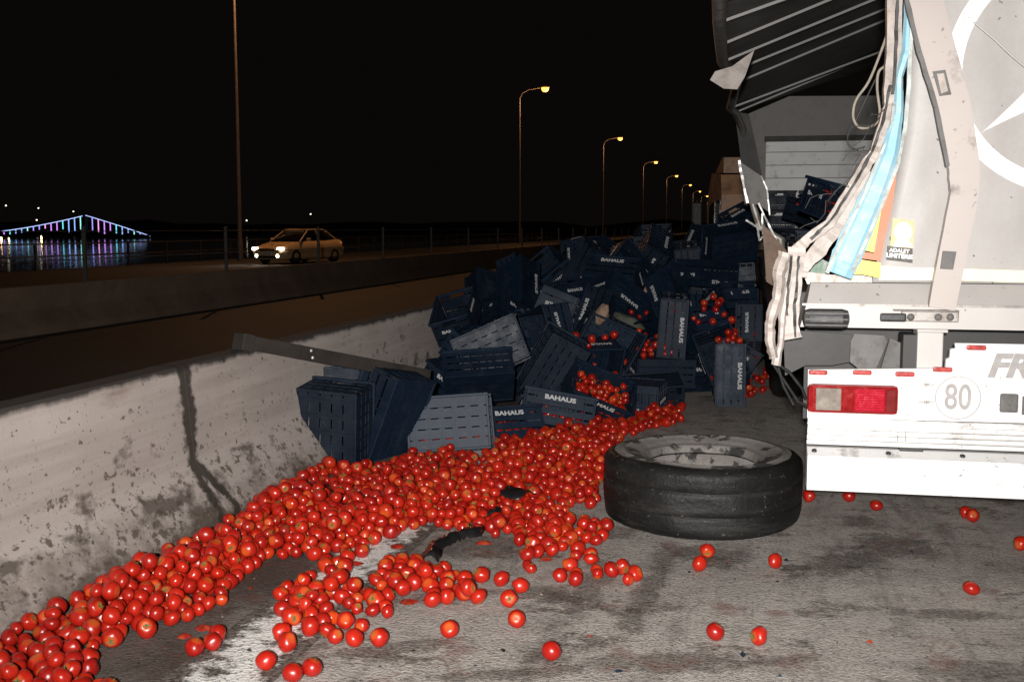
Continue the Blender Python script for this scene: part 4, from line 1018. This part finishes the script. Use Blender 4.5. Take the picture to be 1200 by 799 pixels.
# single strays first
strays = [(312, 775), (337, 753), (330, 741), (343, 789), (366, 783), (444, 748), (415, 748), (527, 738), (605, 726), (596, 703), (610, 687), (588, 679), (646, 764), (838, 741), (889, 746),
          (829, 646), (820, 661), (908, 658), (995, 582), (1027, 593), (1140, 605), (1132, 601), (1138, 690), (1197, 638), (744, 673), (729, 665), (674, 679), (228, 759), (249, 752), (948, 582), (255, 743), (545, 678), (560, 700), (548, 703)]
for (u, v) in strays:
    r = .035; p = gnd(u, v, .034); drop(p.x, p.y, r, kind='stray', roll=0)
def inside(pt, poly):
    x, y = pt; c = False; n = len(poly)
    for i in range(n):
        (x0, y0_), (x1, y1_) = poly[i], poly[i - 1]
        if (y0_ > y) != (y1_ > y) and x < (x1 - x0) * (y - y0_) / (y1_ - y0_) + x0: c = not c
    return c
def region(px, n, maxz=9, holes=()):
    P = [gnd(u, v, .03) for u, v in px]; poly = [(p.x, p.y) for p in P]; H = [[(gnd(u, v, .03).x, gnd(u, v, .03).y) for u, v in h] for h in holes]
    xs = [p[0] for p in poly]; ys = [p[1] for p in poly]; k = 0; tries = 0
    while k < n and tries < n * 6:
        tries += 1; x, y = rt_.uniform(min(xs), max(xs)), rt_.uniform(min(ys), max(ys))
        if not inside((x, y), poly) or any(inside((x, y), h) for h in H): continue
        if x < XB - .1: continue
        if drop(x, y, rad_(), maxz): k += 1
holeA = [(262, 712), (285, 668), (320, 652), (366, 650), (362, 672), (330, 690), (300, 708)]; holeB = [(662, 600), (680, 588), (700, 594), (696, 606), (672, 610)]
HOLES += [[(gnd(u, v, .03).x, gnd(u, v, .03).y) for u, v in h] for h in (holeA, holeB, [(400, 690), (412, 662), (440, 640), (470, 622), (506, 612), (516, 620), (470, 648), (430, 672)])]
main = [(-140, 880), (100, 815), (118, 765), (150, 735), (215, 722), (260, 708), (300, 700), (375, 700), (390, 680), (420, 655), (440, 632), (470, 618), (500, 610), (560, 622), (630, 640), (705, 652), (712, 612), (706, 560), (725, 520), (745, 500), (800, 488),
        (790, 470), (700, 470), (600, 480), (500, 515), (470, 535), (440, 548), (340, 548), (285, 608), (180, 655), (60, 720), (-140, 800)]
region(main, 1400, .088, (holeA, holeB))
region([(325, 712), (345, 698), (395, 690), (455, 698), (458, 722), (420, 748), (350, 738)], 34, .14)
region([(415, 668), (470, 655), (500, 660), (560, 672), (560, 690), (520, 705), (490, 690), (440, 690)], 34, .14)
region([(618, 640), (700, 648), (752, 668), (745, 682), (700, 670), (672, 685), (640, 684), (612, 668)], 14, .14)
# second layer: heap rising towards the barrier and the crates
region([(150, 720), (300, 640), (430, 600), (600, 548), (690, 535), (690, 560), (600, 590), (480, 610), (400, 640), (330, 645), (230, 700)], 230, .13)
region([(60, 745), (200, 665), (290, 620), (335, 585), (370, 592), (380, 605), (330, 625), (240, 680), (140, 740)], 190, .18)
region([(590, 545), (610, 520), (640, 500), (720, 500), (715, 540), (660, 560), (590, 565)], 170, .17)
# tomatoes caught in the heap
def clump(u, v, n, spread=.13):
    d = ray(u, v); h = BV.ray_cast(CAM, d)
    if h[0] is None: return
    c = h[0] + d * .05
    for _ in range(n * 6):
        if n <= 0: break
        x, y = c.x + rt_.gauss(0, spread), c.y + rt_.gauss(0, spread); g = BV.ray_cast(Vector((x, y, c.z + .30)), Vector((0, 0, -1)))
        if g[0] is None or g[1].z < .35: continue
        r = rad_(); z = g[0].z + r * .92
        for (a, q, z2, r2) in neigh(x, y):
            dd = (x - a) ** 2 + (y - q) ** 2; s_ = (r + r2) * .97
            if dd < s_ * s_ and abs(z2 - z) < .3: z = max(z, z2 + math.sqrt(s_ * s_ - dd))
        if z > g[0].z + .14: continue
        put((x, y, z), r, 'caught'); n -= 1
for (u, v, n) in ((770, 380, 16), (765, 405, 22), (757, 416, 14), (692, 425, 10), (848, 372, 14), (825, 368, 8), (880, 408, 12), (690, 402, 6), (755, 265, 6), (830, 395, 8), (865, 425, 8)): clump(u, v, n)
region([(850, 445), (905, 430), (912, 452), (870, 466)], 40, .16); region([(740, 500), (800, 476), (800, 492), (770, 500)], 18, .14)
# fill of the open crate, and of the trailer's toppled crates
def fill(o, n, z0=-.09, z1=.10, seed=1):
    rg = random.Random(seed); k = 0
    for _ in range(n * 20):
        if k >= n: break
        p = o.matrix_world @ Vector((rg.uniform(-CL / 2 + .05, CL / 2 - .05), rg.uniform(-CW / 2 + .05, CW / 2 - .05), rg.uniform(z0, z1))); r = rad_()
        if any((p - q).length < (r + r2) * .9 for q, r2, kd in TOM[-n:]): continue
        put(p, r, 'crated'); k += 1
fill(FRONT[9], 70); fill(FRONT[8], 24, -.09, .0, 3)
for o in CRATES[-9:]: fill(o, 26, -.08, .09, 4)

order = sorted(range(len(TOM)), key=lambda i: -TOM[i][1] / max(.1, (TOM[i][0] - CAM).length) * (3 if TOM[i][2] == 'stray' else 1) * (.6 if TOM[i][2] in ('crated', 'caught') else 1))
LBL = {'stray': ('single red tomato lying apart on the bare grey asphalt', 'stray tomatoes'), 'heap': ('red tomato among the mass spilled along the barrier foot', 'spilled tomatoes'),
       'caught': ('red tomato caught among the tumbled crates', 'tomatoes caught in the crate heap'), 'crated': ('red tomato still lying inside a toppled crate', 'tomatoes still in crates')}
rot = random.Random(99)
def tlabel(p, kd):
    if kd == 'stray':
        if (Vector((p.x, p.y, 0)) - tc_).length < .95: return 'single red tomato lying apart on the asphalt next to the tyre'
        if p.x > -.15: return 'single red tomato lying apart on the asphalt behind the white trailer'
        if -1.95 < p.x < -1.45: return 'single red tomato lying apart on or beside the white edge line'
        return LBL['stray'][0]
    if kd == 'heap':
        if p.x < XB + .22: return 'red tomato in the row touching the concrete barrier foot'
        if -1.9 < p.x < -1.5: return 'red tomato in the spill lying over the white edge line'
        if p.x > -1.5 and (Vector((p.x, p.y, 0)) - tc_).length < 1.0: return 'red tomato in the spill close to the tyre'
        if p.z > .09: return 'red tomato lying on top of other tomatoes in the spill'
        return 'red tomato in the lower layer of the spill on the asphalt'
    return LBL[kd][0]
def rmat():
    return Euler((rot.gauss(0, .9), rot.gauss(0, .9), rot.uniform(0, 6.28))).to_matrix().to_4x4() if rot.random() < .75 else Euler((rot.uniform(0, 6.28), rot.uniform(0, 6.28), rot.uniform(0, 6.28))).to_matrix().to_4x4()
sv = []; sf = []; smi = []; stint = []; stop_ = []
for rank, i in enumerate(order):
    p, r, kd = TOM[i]; m = Matrix.Translation(p) @ rmat() @ Matrix.Scale(r, 4); k = rot.randrange(NV); hasc = rot.random() < .6; ck = rot.randrange(4)
    if rank < 300:
        o = bpy.data.objects.new('tomato', TM_[k]); col.objects.link(o); o.matrix_world = m; tag(o, tlabel(p, kd), 'tomato', LBL[kd][1])
        if hasc: inst('calyx', CM_[ck], o)
    else:
        v, f, t = TG[k]; n = len(sv); sv += [tuple(m @ Vector(q)) for q in v]; sf += [[a + n for a in q] for q in f]; smi += [0] * len(f); tt = rot.random(); stint += [tt] * len(v); stop_ += t
        if hasc:
            v, f = CG[ck]; n = len(sv); sv += [tuple(m @ Vector(q)) for q in v]; sf += [[a + n for a in q] for q in f]; smi += [1] * len(f); stint += [0] * len(v); stop_ += [0] * len(v)
me = bpy.data.meshes.new('tomato_spill'); me.from_pydata(sv, [], sf); me.materials.append(M['tomato']); me.materials.append(M['calyx'])
me.polygons.foreach_set('material_index', smi); me.polygons.foreach_set('use_smooth', [q == 0 for q in smi])
a = me.attributes.new('tint', 'FLOAT', 'POINT'); a.data.foreach_set('value', stint); a = me.attributes.new('top', 'FLOAT', 'POINT'); a.data.foreach_set('value', stop_)
o = bpy.data.objects.new('tomato_spill', me); col.objects.link(o); tag(o, 'mass of smaller-looking red tomatoes spilled on the road before the crates', 'tomatoes', kind='stuff')
print('tomatoes', len(TOM), 'crates', len(CRATES))

# ============================================================ small debris
def splat(u, v, s_, seed):
    p = gnd(u, v, .01); rg = random.Random(seed); n = 18; b = MB(); rows = []
    for ring in range(4):
        q = ring / 3; rows.append([])
        for k in range(n + 1):
            kk = k % n; an = kk * 2 * math.pi / n; r_ = s_ * q * (1 + .35 * noise.noise(Vector((math.cos(an) * 1.5, math.sin(an) * 1.5, seed))) + .45 * noise.noise(Vector((kk * 1.9, seed, 0))))
            rows[-1].append((p.x + r_ * math.cos(an), p.y + r_ * math.sin(an) * .8, .009 + .012 * (1 - q ** 2) * (1 + .8 * noise.noise(Vector((k, ring * 3, seed))))))
    b.grid(rows); tag(b.build('crushed_tomato', M['pulp']), 'flattened crushed tomato pulp smeared on the asphalt', 'crushed tomato', 'crushed tomatoes')
for i, (u, v) in enumerate(((216, 745), (566, 636), (430, 692), (508, 700), (240, 735), (372, 705), (300, 655), (466, 640), (412, 660), (640, 655), (480, 705))): splat(u, v, .028 + .010 * (i % 3), i + 3)
# torn black plastic strip among the tomatoes
def strip(px, wid, label, seed, zadd=0):
    rows = []; n = len(px)
    P = [gnd(u, v, .012) for u, v in px]; Q = []
    for i in range(n - 1):
        for k in range(6): Q.append(P[i].lerp(P[i + 1], k / 6))
    for i, p in enumerate(Q):
        d_ = (Q[min(i + 1, len(Q) - 1)] - Q[max(i - 1, 0)]).normalized(); nr = Vector((-d_.y, d_.x, 0)); rows.append([])
        for j in range(7):
            t = j / 6 - .5; w2 = wid * (1 + .5 * noise.noise(Vector((i * .3, seed, 0))))
            rows[-1].append(p + nr * t * w2 + Vector((0, 0, zadd + .018 + .028 * abs(noise.noise(Vector((i * .5, j * .6, seed)))) + .015 * math.cos(t * 5))))
    o = MB().grid(rows).build('plastic_strip', M['bag']); o.modifiers.new('thickness', 'SOLIDIFY').thickness = .003; tag(o, label, 'plastic scrap')
strip([(502, 660), (512, 642), (530, 634), (552, 628), (566, 615), (584, 606)], .085, 'crumpled black plastic strip lying on the asphalt at the edge of the tomatoes', 4)
strip([(588, 588), (604, 592), (622, 596)], .16, 'scrap of black plastic lying on top of the spilled tomatoes', 9, .05)
strip([(584, 606), (578, 612), (560, 612)], .07, 'short torn black plastic piece beside the longer strip', 12, .02)
# sack and cardboard caught high in the heap
def blob(u, v, rx, ry, rz, m, name, label, cat, seed, e=(0, 0, 0)):
    h = BV.ray_cast(CAM, ray(u, v)); c = (h[0] if h[0] is not None else atd(u, v, 10)) - ray(u, v) * .05
    b = MB(); rows = []
    for i in range(15):
        a_ = math.pi * i / 14; rows.append([])
        for k in range(25):
            q = 2 * math.pi * (k % 24) / 24; p = Vector((math.sin(a_) * math.cos(q), math.sin(a_) * math.sin(q), math.cos(a_))); f_ = 1 + .3 * noise.noise(p * 1.7 + Vector((seed, 0, 0))) + .12 * noise.noise(p * 5 + Vector((0, seed, 0)))
            rows[-1].append(Vector((p.x * rx, p.y * ry, p.z * rz)) * f_)
    o = b.grid(rows).build(name, m); o.matrix_world = Matrix.Translation(c) @ Euler(e).to_matrix().to_4x4(); tag(o, label, cat)
blob(733, 377, .17, .10, .07, M['cloth'], 'sack', 'crumpled grey-green sack caught among the crates', 'sack', 2, (0, rad(18), YAW))
blob(706, 368, .055, .05, .09, M['card'], 'cardboard_scrap', 'small torn tan cardboard scrap beside the grey-green sack', 'cardboard', 5, (0, .3, 0))
blob(756, 340, .06, .05, .035, M['card'], 'cardboard_scrap', 'tan cardboard scrap lying above the grey-green sack', 'cardboard', 8, (0, .1, 0))

# crumbs, glass and splinters strewn over the asphalt
def crumbs(name, n, mats, label, cat, seed, smin, smax, box):
    rg = random.Random(seed); b = MB()
    for _ in range(n):
        x, y = rg.uniform(box[0], box[1]), box[2] + (box[3] - box[2]) * rg.random() ** 1.3; sz = smin + (smax - smin) * rg.random() ** 3; an = rg.uniform(0, 6.28); asp = rg.uniform(.3, 1)
        P = []
        for k in range(4):
            q = an + k * math.pi / 2 + rg.uniform(-.5, .5); rr = sz * (1 if k % 2 else asp); P.append((x + rr * math.cos(q), y + rr * math.sin(q), .0085))
        b.add(P + [(x, y, .0085 + sz * rg.uniform(.3, .8))], [(0, 1, 4), (1, 2, 4), (2, 3, 4), (3, 0, 4)], rg.randrange(len(mats)))
    tag(b.build(name, mats, recalc=False), label, cat, kind='stuff')
crumbs('road_crumbs', 2600, [M['dark'], M['tar'], M['far'], M['concrete'], M['barrier']], 'small stones, dirt crumbs and chips scattered on the asphalt', 'grit', 3, .002, .011, (-2.4, 3.0, 2.4, 9.0))
crumbs('crate_splinters', 90, [M['crate'], M['bag'], M['crate'], M['pulp']], 'dark plastic splinters and bits of pulp scattered near the spill', 'splinters', 9, .006, .022, (-2.2, .8, 3.4, 8.0))
